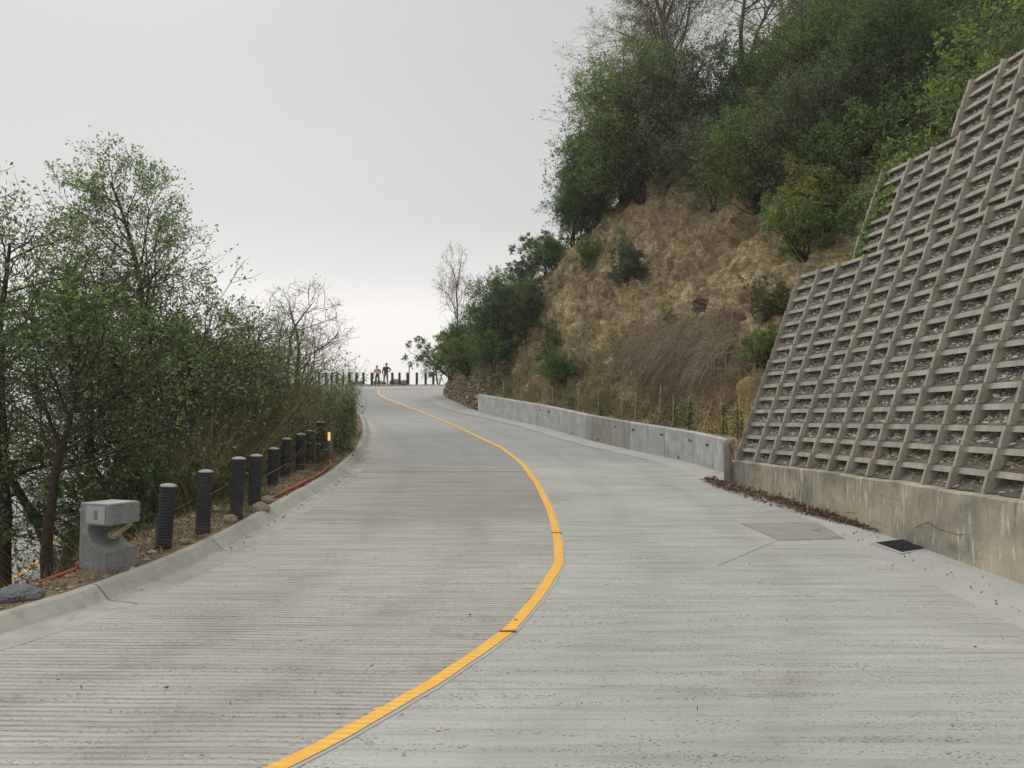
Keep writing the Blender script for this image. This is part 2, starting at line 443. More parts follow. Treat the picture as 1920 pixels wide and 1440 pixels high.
M['low_wall_dark'] = m_concrete('grey_cast_concrete', (0.29, 0.285, 0.255), (0.40, 0.39, 0.36), sc=1.6, pits=0.12)
def m_plinth():
    m, t, b = nmat('weathered_plinth', 0.93, 0.15)
    P = pos(t)
    c = rampn(t, noise(t, P, 1.1, 6, 0.6, 0.3), [(0.32, (0.28, 0.26, 0.205)), (0.5, (0.42, 0.38, 0.28)), (0.68, (0.56, 0.50, 0.37))])
    c = mixc(t, rampn(t, noise(t, P, 0.9, 5, 0.6, 0.6, (1, 1, 1.4)), [(0.5, 0.0), (0.6, 0.75)]), c, (0.25, 0.245, 0.22))
    s1 = noise(t, P, 1.0, 4, 0.6, 0.2, (13, 13, 2.2))
    c = mixc(t, rampn(t, s1, [(0.56, 0.0), (0.66, 0.8)]), c, (0.66, 0.63, 0.54))
    s2 = noise(t, P, 1.0, 5, 0.7, 0.2, (7, 7, 1.4))
    c = mixc(t, rampn(t, s2, [(0.30, 0.7), (0.42, 0.0)]), c, (0.13, 0.125, 0.105))
    zt = t.nodes.new('ShaderNodeMapRange'); zt.inputs['From Min'].default_value = -1.45; zt.inputs['From Max'].default_value = -1.04
    t.links.new(sepxyz(t, P)[2], zt.inputs['Value'])
    c = mixc(t, mth(t, 'MULTIPLY', zt.outputs[0], rampn(t, noise(t, P, 2.2, 4), [(0.4, 0.0), (0.6, 0.6)])), c, (0.19, 0.175, 0.14))
    bl = rampn(t, noise(t, P, 2.6, 3, 0.5), [(0.66, 0.0), (0.74, 0.55)])
    c = mixc(t, bl, c, (0.17, 0.18, 0.185))
    t.links.new(c, b.inputs['Base Color'])
    bump(t, b, mth(t, 'ADD', noise(t, P, 30, 5, 0.7), noise(t, P, 6, 4)), 0.45, 0.02)
    return m
M['plinth'] = m_plinth()
M['crib'] = m_concrete('precast_crib_concrete', (0.285, 0.262, 0.212), (0.44, 0.41, 0.34), sc=3.0, bmp=0.25)
M['gravel'] = m_plain('grey_gravel', (0.27, 0.26, 0.235), 0.95, 0.5, 9.0, 0.3, 30, coord='pos')
M['crib_soil'] = m_dirt('fill_soil', [(0.10, 0.095, 0.08), (0.16, 0.15, 0.125), (0.23, 0.215, 0.18)])
M['sand_soil'] = m_dirt('sandy_fill', [(0.20, 0.155, 0.10), (0.30, 0.24, 0.16), (0.42, 0.35, 0.24)])
M['soil'] = m_soil()
M['bank'] = m_dirt('bank_dirt', [(0.10, 0.072, 0.045), (0.22, 0.165, 0.10), (0.38, 0.30, 0.19)])
M['lroad'] = m_concrete('lower_road_concrete', (0.30, 0.30, 0.292), (0.42, 0.42, 0.405), sc=0.35, streaks=False, bmp=0.1)
M['bark'] = m_plain('dark_bark', (0.050, 0.038, 0.028), 0.95, 0.5, 14, 0.8, 40)
M['bark_grey'] = m_plain('grey_bark', (0.14, 0.125, 0.10), 0.95, 0.4, 14, 0.6, 40)
M['twig'] = m_plain('twig_bark', (0.075, 0.058, 0.042), 0.95, 0.4, 6, 0, 10)
M['twig_pale'] = m_plain('pale_twig_bark', (0.20, 0.165, 0.12), 0.95, 0.4, 6, 0, 10)
M['leaf_deep'] = m_leaf('deep_green_leaf', (0.030, 0.070, 0.024), (0.078, 0.150, 0.045), (0.19, 0.29, 0.085))
M['leaf_fine'] = m_leaf('fine_green_leaf', (0.085, 0.13, 0.055), (0.155, 0.22, 0.09), (0.29, 0.37, 0.15))
M['leaf_olive'] = m_leaf('olive_leaf', (0.058, 0.072, 0.028), (0.110, 0.130, 0.048), (0.20, 0.22, 0.085))
M['leaf_bright'] = m_leaf('bright_leaf', (0.085, 0.135, 0.035), (0.155, 0.225, 0.060), (0.28, 0.35, 0.11))
M['leaf_blue'] = m_leaf('bluish_leaf', (0.045, 0.070, 0.046), (0.095, 0.135, 0.085), (0.21, 0.25, 0.155))
M['leaf_yellow'] = m_leaf('yellowing_leaf', (0.12, 0.12, 0.035), (0.20, 0.20, 0.065), (0.36, 0.35, 0.12))
M['leaf_thicket'] = m_leaf('mixed_thicket_leaf', (0.036, 0.062, 0.024), (0.092, 0.138, 0.048), (0.22, 0.27, 0.095), 0.45, 0.6)
M['dry'] = m_leaf('dry_grass', (0.13, 0.103, 0.072), (0.26, 0.21, 0.145), (0.50, 0.42, 0.30), 0.42, 0.7)
M['dead_vine'] = m_leaf('dead_vine', (0.12, 0.092, 0.07), (0.25, 0.20, 0.155), (0.46, 0.39, 0.30), 0.3, 0.9)
M['litter'] = m_leaf('dead_leaves', (0.065, 0.038, 0.024), (0.15, 0.088, 0.052), (0.30, 0.20, 0.125), 0.1, 5)
M['reed'] = m_leaf('reed_leaf', (0.08, 0.13, 0.06), (0.16, 0.23, 0.10), (0.30, 0.37, 0.18), 0.35, 2)
M['yellow'] = None
# ------------------------------------------------------------------ road surface height and helpers to read the site plan
_ky = np.array([-12, 0, 5, 10.7, 14, 17.4, 21, 25, 40, 50, 60, 67, 74, 90, 120.])
_kz = np.array([-2.75, -2.52, -2.30, -1.95, -1.74, -1.50, -1.23, -0.93, 0.415, 1.345, 2.24, 2.80, 3.02, 3.02, 3.0])
_ty = np.arange(-12, 120, 0.25); _tz = np.interp(_ty, _ky, _kz)
_ker = np.hanning(21); _ker /= _ker.sum()
_tz = np.convolve(np.pad(_tz, 10, mode='edge'), _ker, mode='valid')
def zr(y): return np.interp(y, _ty, _tz)
CP, SP = math.cos(PITCH), math.sin(PITCH)
def ray(px, py):
    x = (px - 960) / 1440.0; u = -(py - 720) / 1440.0
    return Vector((x, CP - u * SP, SP + u * CP))
def on_road(px, py, dz=0.0):
    d = ray(px, py)
    lo, hi = 0.5, 110.0; prev = None
    ts = np.linspace(2, 90, 1800)
    g = d.z * ts - (zr(d.y * ts) + dz)
    k = np.where(g < 0)[0]
    t = ts[k[0]] if len(k) else 70.0
    for _ in range(12):
        t0 = t - 0.1
        ga = d.z * t - (zr(d.y * t) + dz); gb = d.z * t0 - (zr(d.y * t0) + dz)
        if abs(ga - gb) < 1e-9: break
        t = t - ga * 0.1 / (ga - gb)
    return Vector((d.x * t, d.y * t))
def resample(pts, step):
    P = np.array([(p[0], p[1]) for p in pts], float)
    s = np.concatenate([[0], np.cumsum(np.hypot(*np.diff(P, axis=0).T))])
    n = max(2, int(s[-1] / step) + 1)
    q = np.linspace(0, s[-1], n)
    return np.stack([np.interp(q, s, P[:, 0]), np.interp(q, s, P[:, 1])], 1)
def smooth_path(P, k=9):
    w = np.hanning(k + 2)[1:-1]; w /= w.sum(); h = k // 2
    Q = P.copy()
    for c in (0, 1):
        a = P[:, c]
        pad = np.concatenate([2 * a[0] - a[h:0:-1], a, 2 * a[-1] - a[-2:-h - 2:-1]])
        Q[:, c] = np.convolve(pad, w, mode='valid')
    return Q
def normals2(P):
    d = np.gradient(P, axis=0); d /= np.linalg.norm(d, axis=1, keepdims=True)
    return np.stack([d[:, 1], -d[:, 0]], 1)         # to the right of travel

# left kerb foot, near to far, then round the hairpin at the crest
kp = [(0,1197),(80,1170),(164,1144.6),(302,1090),(452,1017),(547,955),(638,900),(685,853),(696,816),(693,799),(685,782)]
KL = [(-9.4,-5.0),(-8.2,0.5),(-6.75,4.6)] + [tuple(on_road(*p)) for p in kp] + \
     [(-9.4,43),(-12.0,49),(-14.2,55),(-15.2,60),(-14.6,64.5),(-12.3,67.6),(-8.5,69.2),(-4,69.9),(2,70),(10,69.4),(20,67),(32,63)]
KL = smooth_path(resample(KL, 0.4), 7)
# right edge: crib wall foot, low wall foot, stone slope foot, hill nose
_cy = np.array([-8, 2, 8, 9.4, 11.5, 13.6, 15.3, 16.4, 17.5]); _cx = np.array([5.90, 5.90, 5.88, 5.86, 5.79, 5.64, 5.44, 5.22, 4.93])
_cyy = np.arange(-8, 17.55, .05); _cxx = np.convolve(np.pad(np.interp(_cyy, _cy, _cx), 15, mode='reflect', reflect_type='odd'), np.hanning(31) / np.hanning(31).sum(), mode='valid')
def crib_x(y): return np.interp(np.asarray(y, float), _cyy, _cxx)
CR_Y1 = 17.4
crib_pts = [(float(crib_x(y)), y) for y in np.arange(-5, 17.45, 0.4)]
lw = [(1360,889),(1285,866.5),(1179,844),(1099,825),(1015,801),(917,779),(896,773.6)]
LW = [on_road(*p) for p in lw]
sw = [(880,768),(855,757),(838,749),(829,743)]
SW = [on_road(*p) for p in sw]
print('low wall', [tuple(round(c,2) for c in p) for p in LW]); print('stone', [tuple(round(c,2) for c in p) for p in SW])
print('crib end', crib_x(17.4), 'kerb', [tuple(round(float(c),2) for c in on_road(*p)) for p in kp])
nose = [(-4.6,54.0),(-3.4,57.2),(-0.5,60.0),(4.5,61.6),(12,61),(22,58),(34,54)]
RE = resample(crib_pts + [tuple(p) for p in LW] + [tuple(p) for p in SW] + nose, 0.4)
RE = smooth_path(RE, 5)

def line_sub(P, y0, y1):   # interpolate X at Y for the monotone part
    m = (P[:, 1] >= y0) & (P[:, 1] <= y1); Q = P[m]; o = np.argsort(Q[:, 1]); return Q[o]
# yellow line
yl = [(527,1438),(607,1398),(722,1333),(811,1282),(900,1222),(953,1184),(1002,1129),(1029,1089),(1047,1060),(1048,1031),(1043,1000),(1031,956),(1007,907),(980,871),(964,858),(940,840),(910,826),(856,800),(847.5,796),(789,772),(747,756.5),(722,747),(709,738),(709.5,731.8)]
YL = [(-4.6,1.6)] + [tuple(on_road(*p)) for p in yl]
YL += [(YL[-1][0] + 1.0, YL[-1][1] + 0.9), (YL[-1][0] + 3.0, YL[-1][1] + 1.6), (-2.0, 64.6), (6.0, 65.0), (16, 63)]
YLs = resample(YL, 0.25)
print('yl', [tuple(round(float(c),2) for c in p) for p in YL])

# ------------------------------------------------------------------ road sheet
def build_road():
    top = 69.9
    ys = np.concatenate([np.arange(-5, 40, 0.25), np.arange(40, 62, 0.4), np.arange(62, top, 0.25)])
    ka = KL[:np.argmax(KL[:, 1])]; ko = np.argsort(ka[:, 1]); 
    kb = KL[np.argmax(KL[:, 1]):]; kbo = np.argsort(kb[:, 1])
    ra = RE[:np.argmax(RE[:, 1])]
    rb_top = RE[:, 1].max()
    nx = 61
    V = []; lane = []
    yl_s = YLs[:np.argmax(YLs[:, 1] > 62)] if (YLs[:, 1] > 62).any() else YLs
    o = np.argsort(yl_s[:, 1])
    for y in ys:
        xl = np.interp(y, ka[ko, 1], ka[ko, 0]) - 0.05
        if y < rb_top - 0.3: xr = np.interp(y, ra[:, 1], ra[:, 0]) + 0.12
        else: xr = 1e9
        xr = min(xr, np.interp(y, kb[kbo, 1], kb[kbo, 0]) if y > kb[:, 1].min() else 33.0, 33.0)
        if y > 56 and y < rb_top: xr = max(xr, 0)
        if y >= rb_top - 0.3: xr = 33.0 if y < 62.8 else float(np.interp(y, kb[kbo, 1], kb[kbo, 0]))
        xs = np.linspace(xl, max(xr, xl + 0.3), nx)
        V.append(np.stack([xs, np.full(nx, y), np.full(nx, zr(y))], 1))
        xc = np.interp(y, yl_s[o, 1], yl_s[o, 0]) if y < 61.5 else np.where(y < 64.7, -20.0, 99.0)
        lane.append(xs - xc)
    V = np.concatenate(V); lane = np.concatenate(lane)
    ny = len(ys); i = np.arange(ny - 1)[:, None] * nx + np.arange(nx - 1)[None, :]
    i = i.ravel(); F = np.stack([i, i + 1, i + nx + 1, i + nx], 1)
    o_ = link('road', mesh_np('road', V, F, M['road'], smooth=True, attrs={'lane': lane}))
    return tag(o_, kind='structure')
build_road()

def sweep(P, prof, zoff=0.0, close=True):
    """prof: list of (offset to the right, height above road at the path)"""
    nrm = normals2(P); n = len(P); k = len(prof)
    V = np.zeros((n, k, 3))
    for j, (u, h) in enumerate(prof):
        V[:, j, 0] = P[:, 0] + nrm[:, 0] * u; V[:, j, 1] = P[:, 1] + nrm[:, 1] * u
        V[:, j, 2] = zr(P[:, 1]) + h + zoff
    V = V.reshape(-1, 3)
    i = (np.arange(n - 1)[:, None] * k + np.arange(k - 1)[None, :]).ravel()
    F = np.stack([i, i + 1, i + k + 1, i + k], 1)
    return V, F
rr = random.Random(5)
nrng = np.random.default_rng(11)
# left kerb: sloping face, flat top
V, F = sweep(KL, [(-0.31, -0.25), (-0.305, 0.150), (-0.28, 0.170), (-0.20, 0.175), (-0.165, 0.160), (-0.02, 0.02), (0.02, 0.006), (0.02, -0.2)])
_al = np.concatenate([[0], np.cumsum(np.hypot(*np.diff(KL, axis=0).T))]); V[:, :2] += nrng.normal(0, .0015, (len(V), 2)); V[:, 2] += np.repeat(nrng.normal(0, .0025, len(KL)), 8)
tag(link('kerb', mesh_np('kerb', V, F, M['kerb'], smooth=False, attrs={'along': np.repeat(_al, 8)})), kind='structure')
# pale flat channel beside the left kerb
V, F = sweep(KL, [(0.018, 0.007), (0.10, 0.005), (0.30, 0.003), (0.40, -0.008)])
tag(link('channel', mesh_np('channel', V, F, M['kerb'], attrs={'along': np.repeat(_al, 4)})), kind='structure')

# yellow line, 12 cm, with a pale unpainted edge beside it
def m_yellow():
    m, t, b = nmat('yellow_paint', 0.6, 0.3)
    P = pos(t)
    c = rampn(t, noise(t, P, 3, 5), [(0.3, (0.78, 0.40, 0.045)), (0.7, (0.88, 0.50, 0.075))])
    w = noise(t, P, 1.0, 5, 0.7, 0, (16, 30, 5))
    c = mixc(t, rampn(t, w, [(0.60, 0.0), (0.70, 0.75)]), c, (0.42, 0.27, 0.10))
    y = sepxyz(t, P)[1]
    gg = rampn(t, mth(t, 'ADD', mth(t, 'MULTIPLY', mth(t, 'SINE', mth(t, 'MULTIPLY', mth(t, 'ADD', y, mth(t, 'MULTIPLY', noise(t, P, 0.4, 2), 0.16)), 2 * math.pi / 0.078)), .5), .5), [(.05, 1.0), (.4, 0.0)])
    gg = mth(t, 'MULTIPLY', gg, rampn(t, noise(t, P, 3, 4), [(.4, .1), (.6, .8)]))
    c = mixc(t, mth(t, 'MULTIPLY', gg, .5), c, (0.40, 0.22, 0.06))
    dirt = noise(t, P, 5, 6, .75)
    c = mixc(t, rampn(t, dirt, [(0.55, 0.0), (0.68, 0.6)]), c, (0.36, 0.29, 0.17))
    t.links.new(c, b.inputs['Base Color']); bump(t, b, w, 0.3, 0.01)
    return m
M['yellow'] = m_yellow()
def ribbon(P, w, zo, mat, name, off=0.0, zfun=None):
    nrm = normals2(P); n = len(P)
    jit = nrng.uniform(-0.009, 0.009, (n, 2))
    a = P + nrm * (off - w / 2) + jit; b = P + nrm * (off + w / 2) + nrng.uniform(-0.006, 0.006, (n, 2))
    zf = zfun or zr
    V = np.zeros((n, 2, 3)); V[:, 0, :2] = a; V[:, 1, :2] = b
    V[:, 0, 2] = zf(a[:, 1]) + zo; V[:, 1, 2] = zf(b[:, 1]) + zo
    i = np.arange(n - 1) * 2
    return link(name, mesh_np(name, V.reshape(-1, 3), np.stack([i, i + 1, i + 3, i + 2], 1), mat))
tag(ribbon(YLs, 0.163, 0.004, M['gutter'], 'line_edge', 0.02), kind='structure')
tag(ribbon(YLs, 0.125, 0.009, M['yellow'], 'road_marking'), kind='structure')
# dark joints across the paint where the slabs meet
M['joint'] = m_plain('burnt_joint', (0.24, 0.12, 0.035), 0.9, 0.4, 30, 0.2)
mb = MB()
for (px, py) in ((952,1185),(1044,1000),(966,858),(848,796)):
    p = on_road(px, py); z = float(zr(p.y)) + 0.014
    s = 0.09
    mb.add([(p.x - s, p.y - .022, z), (p.x + s, p.y - .03, z), (p.x + s * .9, p.y + .028, z), (p.x - s * .9, p.y + .022, z)], [(0, 1, 2, 3)])
tag(mb.build('joint_mark', M['joint']), kind='structure')
# stray paint dabs
mb = MB()
for (px, py, a, b_) in ((711,1331,.05,.05),(992,1103,.11,.02),(822,1370,.02,.02)):
    p = on_road(px, py); z = float(zr(p.y)) + 0.006
    mb.add([(p.x + a * math.cos(q) * rr.uniform(.6, 1), p.y + b_ * math.sin(q) * rr.uniform(.6, 1), z) for q in np.linspace(0, 5.6, 8)], [tuple(range(8))])
tag(mb.build('paint_dab', M['yellow']), kind='structure')

# gutter apron on the right
nb = RE[(RE[:, 1] < 52)]
nb = nb[:np.argmax(nb[:, 1]) + 1]
V, F = sweep(nb, [(-0.42, -0.012), (-0.40, 0.006), (-0.24, 0.016), (-0.10, 0.026), (0.10, 0.030)])
V = V.reshape(len(nb), 5, 3)
_gr = on_road(1700, 1026).y
_w = (1 + 1.2 * np.clip((nb[:, 1] - 36) / 6, 0, 1) + .8 * np.clip((nb[:, 1] - 17) / 1.5, 0, 1) + .75 * np.clip((13.5 - nb[:, 1]) / 2.5, 0, 1))[:, None]
V[..., :2] = np.array(nb)[:, None, :] + (V[..., :2] - np.array(nb)[:, None, :]) * np.where(np.arange(5)[None, :, None] < 4, _w[..., None], 1)
V[:, 2:, 2] += (.08 * np.clip((nb[:, 1] - 36) / 6, 0, 1))[:, None]
_k = np.clip((13.5 - V[:, 4, 1]) / 4.5, 0, 1.15)
for j_, w_ in ((1, .03), (2, .42), (3, .80), (4, 1.0)): V[:, j_, 2] += _k * .13 * w_
V = V.reshape(-1, 3)
tag(link('gutter', mesh_np('gutter', V, F, M['gutter'])), kind='structure')
# ------------------------------------------------------------------ low cast wall: panels side by side
LWp = resample([tuple(p) for p in LW], 0.2)
LWp = smooth_path(LWp, 9)
ls = np.concatenate([[0], np.cumsum(np.hypot(*np.diff(LWp, axis=0).T))])
LWL = ls[-1]
def lw_at(s): return np.array([np.interp(s, ls, LWp[:, 0]), np.interp(s, ls, LWp[:, 1])])
def lw_h(s): return np.interp(s, [0, LWL * .5, LWL], [0.86, 0.90, 0.93])
low_wall = empty('retaining_wall', (*lw_at(LWL / 2), float(zr(lw_at(LWL / 2)[1]))), 0, 'low smooth pale grey concrete wall running up the road below the planted strip', 'wall')
def wall_world(o):  # children are modelled in world coordinates
    o.matrix_parent_inverse = Matrix.Translation(-Vector(o.parent.location)); return o
joints_px = [1355, 1336, 1281, 1246, 1215, 1181, 1099, 1050, 1008, 970, 930, 905]
js = []
for jx in joints_px:
    ss = np.linspace(0, LWL, 600); pp = np.array([lw_at(s) for s in ss])
    xi = 960 + 1440 * pp[:, 0] / (pp[:, 1] * CP + zr(pp[:, 1]) * SP)
    js.append(float(ss[np.argmin(abs(xi - jx))]))
js = sorted(set([0.0] + js + [LWL]))
for k in range(len(js) - 1):
    a, b_ = js[k] + 0.010, js[k + 1] - 0.010
    if b_ - a < 0.05: continue
    q = np.linspace(a, b_, max(2, int((b_ - a) / 0.3) + 1))
    P = np.array([lw_at(s) for s in q]); nrm = normals2(P) if len(P) > 2 else np.repeat(normals2(np.array([lw_at(a), lw_at((a+b_)/2), lw_at(b_)]))[:1], len(P), 0)
    n = len(P); off = rr.uniform(0, .006)
    prof = [(0.0 + off, -0.2, 0), (0.0 + off, -0.025, 1), (0.025 + off, 0, 1), (0.21, 0, 1), (0.21, -0.2, 0)]
    V = np.zeros((n, 5, 3))
    for j, (u, h, tp) in enumerate(prof):
        V[:, j, :2] = P + nrm * u
        V[:, j, 2] = zr(P[:, 1]) + h + tp * np.array([lw_h(s) for s in q])
    V = V.reshape(-1, 3)
    i = (np.arange(n - 1)[:, None] * 5 + np.arange(4)[None, :]).ravel()
    F = [np.stack([i, i + 1, i + 6, i + 5], 1), np.array([[0, 1, 2, 3, 4], [5*n-1, 5*n-2, 5*n-3, 5*n-4, 5*n-5]])]
    darkp = abs((a + b_) / 2 - js[6 if len(js) > 7 else 2]) < 0
    cx = 960 + 1440 * P[n // 2, 0] / P[n // 2, 1]
    mat = M['low_wall_dark'] if 1099 - 4 < cx < 1185 else M['low_wall']
    wall_world(link('wall_panel', mesh_np('wall_panel', V, F, mat), low_wall))
mb = MB()
for s_, hh in [(0.9, .62), (1.0, .62), (1.9, .63), (2.02, .63), (3.4, .65), (3.5, .65), (5.0, .66), (5.1, .66), (6.2, .66), (12, .7), (12.1, .7), (13, .7), (2.6, .1), (7.4, .12), (9.6, .1)]:
    p = lw_at(s_); z = float(zr(p[1])) + hh
    mb.box(p[0] - .02, p[0] + .012, p[1] - .02, p[1] + .015, z - .03, z + .03)
wall_world(mb.build('tie_hole', M['joint'] if False else m_plain('dark_hole', (0.03, 0.03, 0.028), 1, .2), low_wall))

# ------------------------------------------------------------------ crib wall
BAT = 0.40; CH = 0.288; CW = 0.70; Z0 = -0.955
cpath = resample([(float(crib_x(y)), y) for y in np.arange(17.45, -4, -0.1)], 0.1)
cs = np.concatenate([[0], np.cumsum(np.hypot(*np.diff(cpath, axis=0).T))])
cn = -normals2(cpath)                                  # into the hill (path runs towards the camera)
def cr_frame(s):
    p = np.array([np.interp(s, cs, cpath[:, 0]), np.interp(s, cs, cpath[:, 1])])
    n = np.array([np.interp(s, cs, cn[:, 0]), np.interp(s, cs, cn[:, 1])]); n /= np.linalg.norm(n)
    return p, n
def cpt(s, u, z):
    p, n = cr_frame(s); q = p + n * u
    return (q[0], q[1], z)
crib = empty('crib_wall', (*cr_frame(6)[0], -2.0), 0, 'tall leaning precast concrete crib wall with gravel filled cells on a weathered plinth', 'wall')
LEN = 19.5
# plinth
q = np.arange(-0.02, LEN, 0.15); n = len(q)
prof = [(0.0, None, -0.3), (0.0, None, 0.0), (0.015, -0.985, 0), (0.05, -0.962, 0), (0.55, -0.957, 0), (0.55, None, -0.3)]
V = np.zeros((n, 6, 3))
for i_, s in enumerate(q):
    for j, (u, z, dz) in enumerate(prof):
        w = 0.008 * math.sin(s * 5.1) * math.sin(s * 1.7 + 1)
        x, y, _ = cpt(s, u + (w if j in (2, 3) else 0), 0)
        V[i_, j] = (x, y, (float(zr(y)) + dz) if z is None else z + 0.008 * math.sin(s * 2.3) + w)
i = (np.arange(n - 1)[:, None] * 6 + np.arange(5)[None, :]).ravel()
F = [np.stack([i, i + 1, i + 7, i + 6], 1), np.array([[0, 1, 2, 3, 4, 5]])]
wall_world(link('plinth', mesh_np('plinth', V.reshape(-1, 3), F, M['plinth']), crib))
def zone_s(px, py, uo=0.12):     # station where the wall face at height of the pixel crosses that pixel
    best = None
    for s in np.arange(0, LEN, 0.05):
        d = ray(px, py); x, y, _ = cpt(s, 0, 0)
        t = 1.0
        # ray at this bearing
        zz = d.z / d.y * y
        u = uo + BAT * (zz - Z0)
        x2, y2, _ = cpt(s, u, 0); zz = d.z / d.y * y2; u = uo + BAT * (zz - Z0); x2, y2, _ = cpt(s, u, 0)
        e_ = abs(x2 / y2 - d.x / d.y)
        if best is None or e_ < best[0]: best = (e_, s, zz)
    return best[1], best[2]
for pp_ in ((1491,516),(1607,464),(1655,300),(1790,225),(1815,150),(1920,85),(1920,347)): print('crib', pp_, [round(float(v),2) for v in zone_s(*pp_)])
S2 = zone_s(1615, 440, .32)[0]
S3 = zone_s(1806, 190, .32)[0]
print('S2,S3', S2, S3)
TIERS = [(0.0, 0, 15, 0.12), (S2, 15, 22, 0.32), (S3, 22, 26, 0.32)]
def build_crib():
    JX = [0.0] + [rr.uniform(-.065, .065) for _ in range(60)]
    grid = {}
    stones = []
    for ti, (s0, c0, c1, uo) in enumerate(TIERS):
        mbh = MB()
        soil = MB(); 
        ncell = int((LEN - s0) / CW)
        for c in range(c0, c1):
            za = Z0 + c * CH; zb = za + CH
            ua = uo + BAT * (za - Z0); ub = uo + BAT * (zb - Z0)
            for k in range(ncell + 1):
                s = s0 + k * CW + JX[k]
                w = 0.026; js_ = rr.uniform(-.006, .006); ju = rr.uniform(-.008, .008)
                # header: plate whose nose leans with the wall
                top = zb - 0.085
                ut = uo + BAT * (top - Z0)
                uh = ua + .74 * (ub - ua)
                mbh.hexa([cpt(s - w + js_, ua + ju, za + .006), cpt(s + w + js_, ua + ju, za + .006), cpt(s + w * .9 + js_, ua + 0.50, za + .006), cpt(s - w * .9 + js_, ua + 0.50, za + .006),
                          cpt(s - w + js_, uh + ju, zb - .004), cpt(s + w + js_, uh + ju, zb - .004), cpt(s + w * .9 + js_, uh + 0.40, zb - .004), cpt(s - w * .9 + js_, uh + 0.40, zb - .004)])
                if k < ncell:
                    # stretcher: beam at the top of the cell, sloped upper face
                    a, b2 = s + w - .012, s0 + (k + 1) * CW + JX[k + 1] - w + .012
                    j2 = rr.uniform(-.008, .008)
                    u0 = ut + 0.060 + j2
                    b_z = top; t_z = zb
                    mbh.hexa([cpt(a, u0, b_z), cpt(b2, u0, b_z), cpt(b2, u0 + .20, b_z + .015), cpt(a, u0 + .20, b_z + .015),
                              cpt(a, u0 + .035, t_z - .004), cpt(b2, u0 + .035, t_z - .004), cpt(b2, u0 + .20, t_z - .004), cpt(a, u0 + .20, t_z - .004)])
                    # fill: slope of gravel from the beam below to the back
                    g0, g1 = ua + .08, ua + .30
                    soil.add([cpt(a, g0, za + .0), cpt(b2, g0, za + .0), cpt(b2, g1, za + .20), cpt(a, g1, za + .20),
                              cpt(b2, g1 + .02, zb), cpt(a, g1 + .02, zb)], [(0, 1, 2, 3), (3, 2, 4, 5)])
                    near = max(0.35, 1 - s * 0.02)
                    ns = rr.randint(50, 66) if s < 9.5 else 14
                    if c == 0: ns = int(ns * .5)
                    for _ in range(ns):
                        f = rr.random() ** 0.9
                        stones.append((*cpt(rr.uniform(a + .03, b2 - .03), g0 + .03 + f * (g1 - g0 - .02), za + .015 + f * .19 + rr.uniform(-.005, .02)), rr.uniform(.022, .052), 1 if (c < 2 and s > 2.0) else 0))
            # coping edge on a tier top
        nm = ['lower_lattice', 'middle_lattice', 'upper_lattice'][ti]
        wall_world(mbh.build(nm, M['crib'], crib))
        wall_world(soil.build('fill_soil', M['crib_soil'], crib))
        # berm behind the tier's top row
        mbb = MB(); zt = Z0 + c1 * CH
        for k in range(ncell):
            a, b2 = s0 + k * CW, s0 + (k + 1) * CW
            uu = uo + BAT * (zt - Z0)
            mbb.add([cpt(a, uu + .2, zt - .02), cpt(b2, uu + .2, zt - .02), cpt(b2, uu + 1.2, zt + .02), cpt(a, uu + 1.2, zt + .02)], [(0, 1, 2, 3)])
        wall_world(mbb.build('berm_gravel', M['crib_soil'], crib))
    # stones: deformed octahedra, one mesh
    S = np.array(stones); n = len(S)
    base = np.array([(1,0,0),(-1,0,0),(0,1,0),(0,-1,0),(0,0,1),(0,0,-1)], float)
    fo = np.array([(0,2,4),(2,1,4),(1,3,4),(3,0,4),(2,0,5),(1,2,5),(3,1,5),(0,3,5)])
    B = base[None] * nrng.uniform(.6, 1.25, (n, 6, 1)) * np.stack([nrng.uniform(.8,1.5,n), nrng.uniform(.6,1.1,n), nrng.uniform(.4,.8,n)], 1)[:, None, :]
    th = nrng.uniform(0, 6.28, n); tt = nrng.uniform(-.6, .6, n)
    c_, s_ = np.cos(th), np.sin(th)
    X = B[..., 0] * c_[:, None] - B[..., 1] * s_[:, None]; Y = B[..., 0] * s_[:, None] + B[..., 1] * c_[:, None]; Z = B[..., 2]
    c_, s_ = np.cos(tt), np.sin(tt)
    Y, Z = Y * c_[:, None] - Z * s_[:, None], Y * s_[:, None] + Z * c_[:, None]
    V = np.stack([X, Y, Z], 2) * S[:, 3][:, None, None] + S[:, None, :3]
    F = (fo[None] + np.arange(n)[:, None, None] * 6).reshape(-1, 3)
    mi = np.repeat(S[:, 4].astype(int), 8)
    o = wall_world(link('gravel', mesh_np('gravel', V.reshape(-1, 3), F, [M['gravel_rock'], M['sand_rock']], mi), crib))
    tag(o, kind='stuff')
def m_stone(name, a, b_, c_):
    m, t, b = nmat(name, 0.95, 0.15)
    g = t.nodes.new('ShaderNodeNewGeometry')
    c = rampn(t, g.outputs['Random Per Island'], [(0.0, a), (0.55, b_), (1.0, c_)])
    c = mixc(t, 0.5, c, rampn(t, noise(t, g.outputs['Position'], 25, 4), [(0.3, .6), (.7, 1.2)]), 'MULTIPLY')
    t.links.new(c, b.inputs['Base Color']); return m
M['gravel_rock'] = m_stone('grey_gravel_stone', (0.24, 0.23, 0.20), (0.44, 0.42, 0.365), (0.60, 0.565, 0.48))
M['sand_rock'] = m_stone('tan_stone', (0.20, 0.165, 0.11), (0.34, 0.28, 0.19), (0.46, 0.39, 0.28))
build_crib()

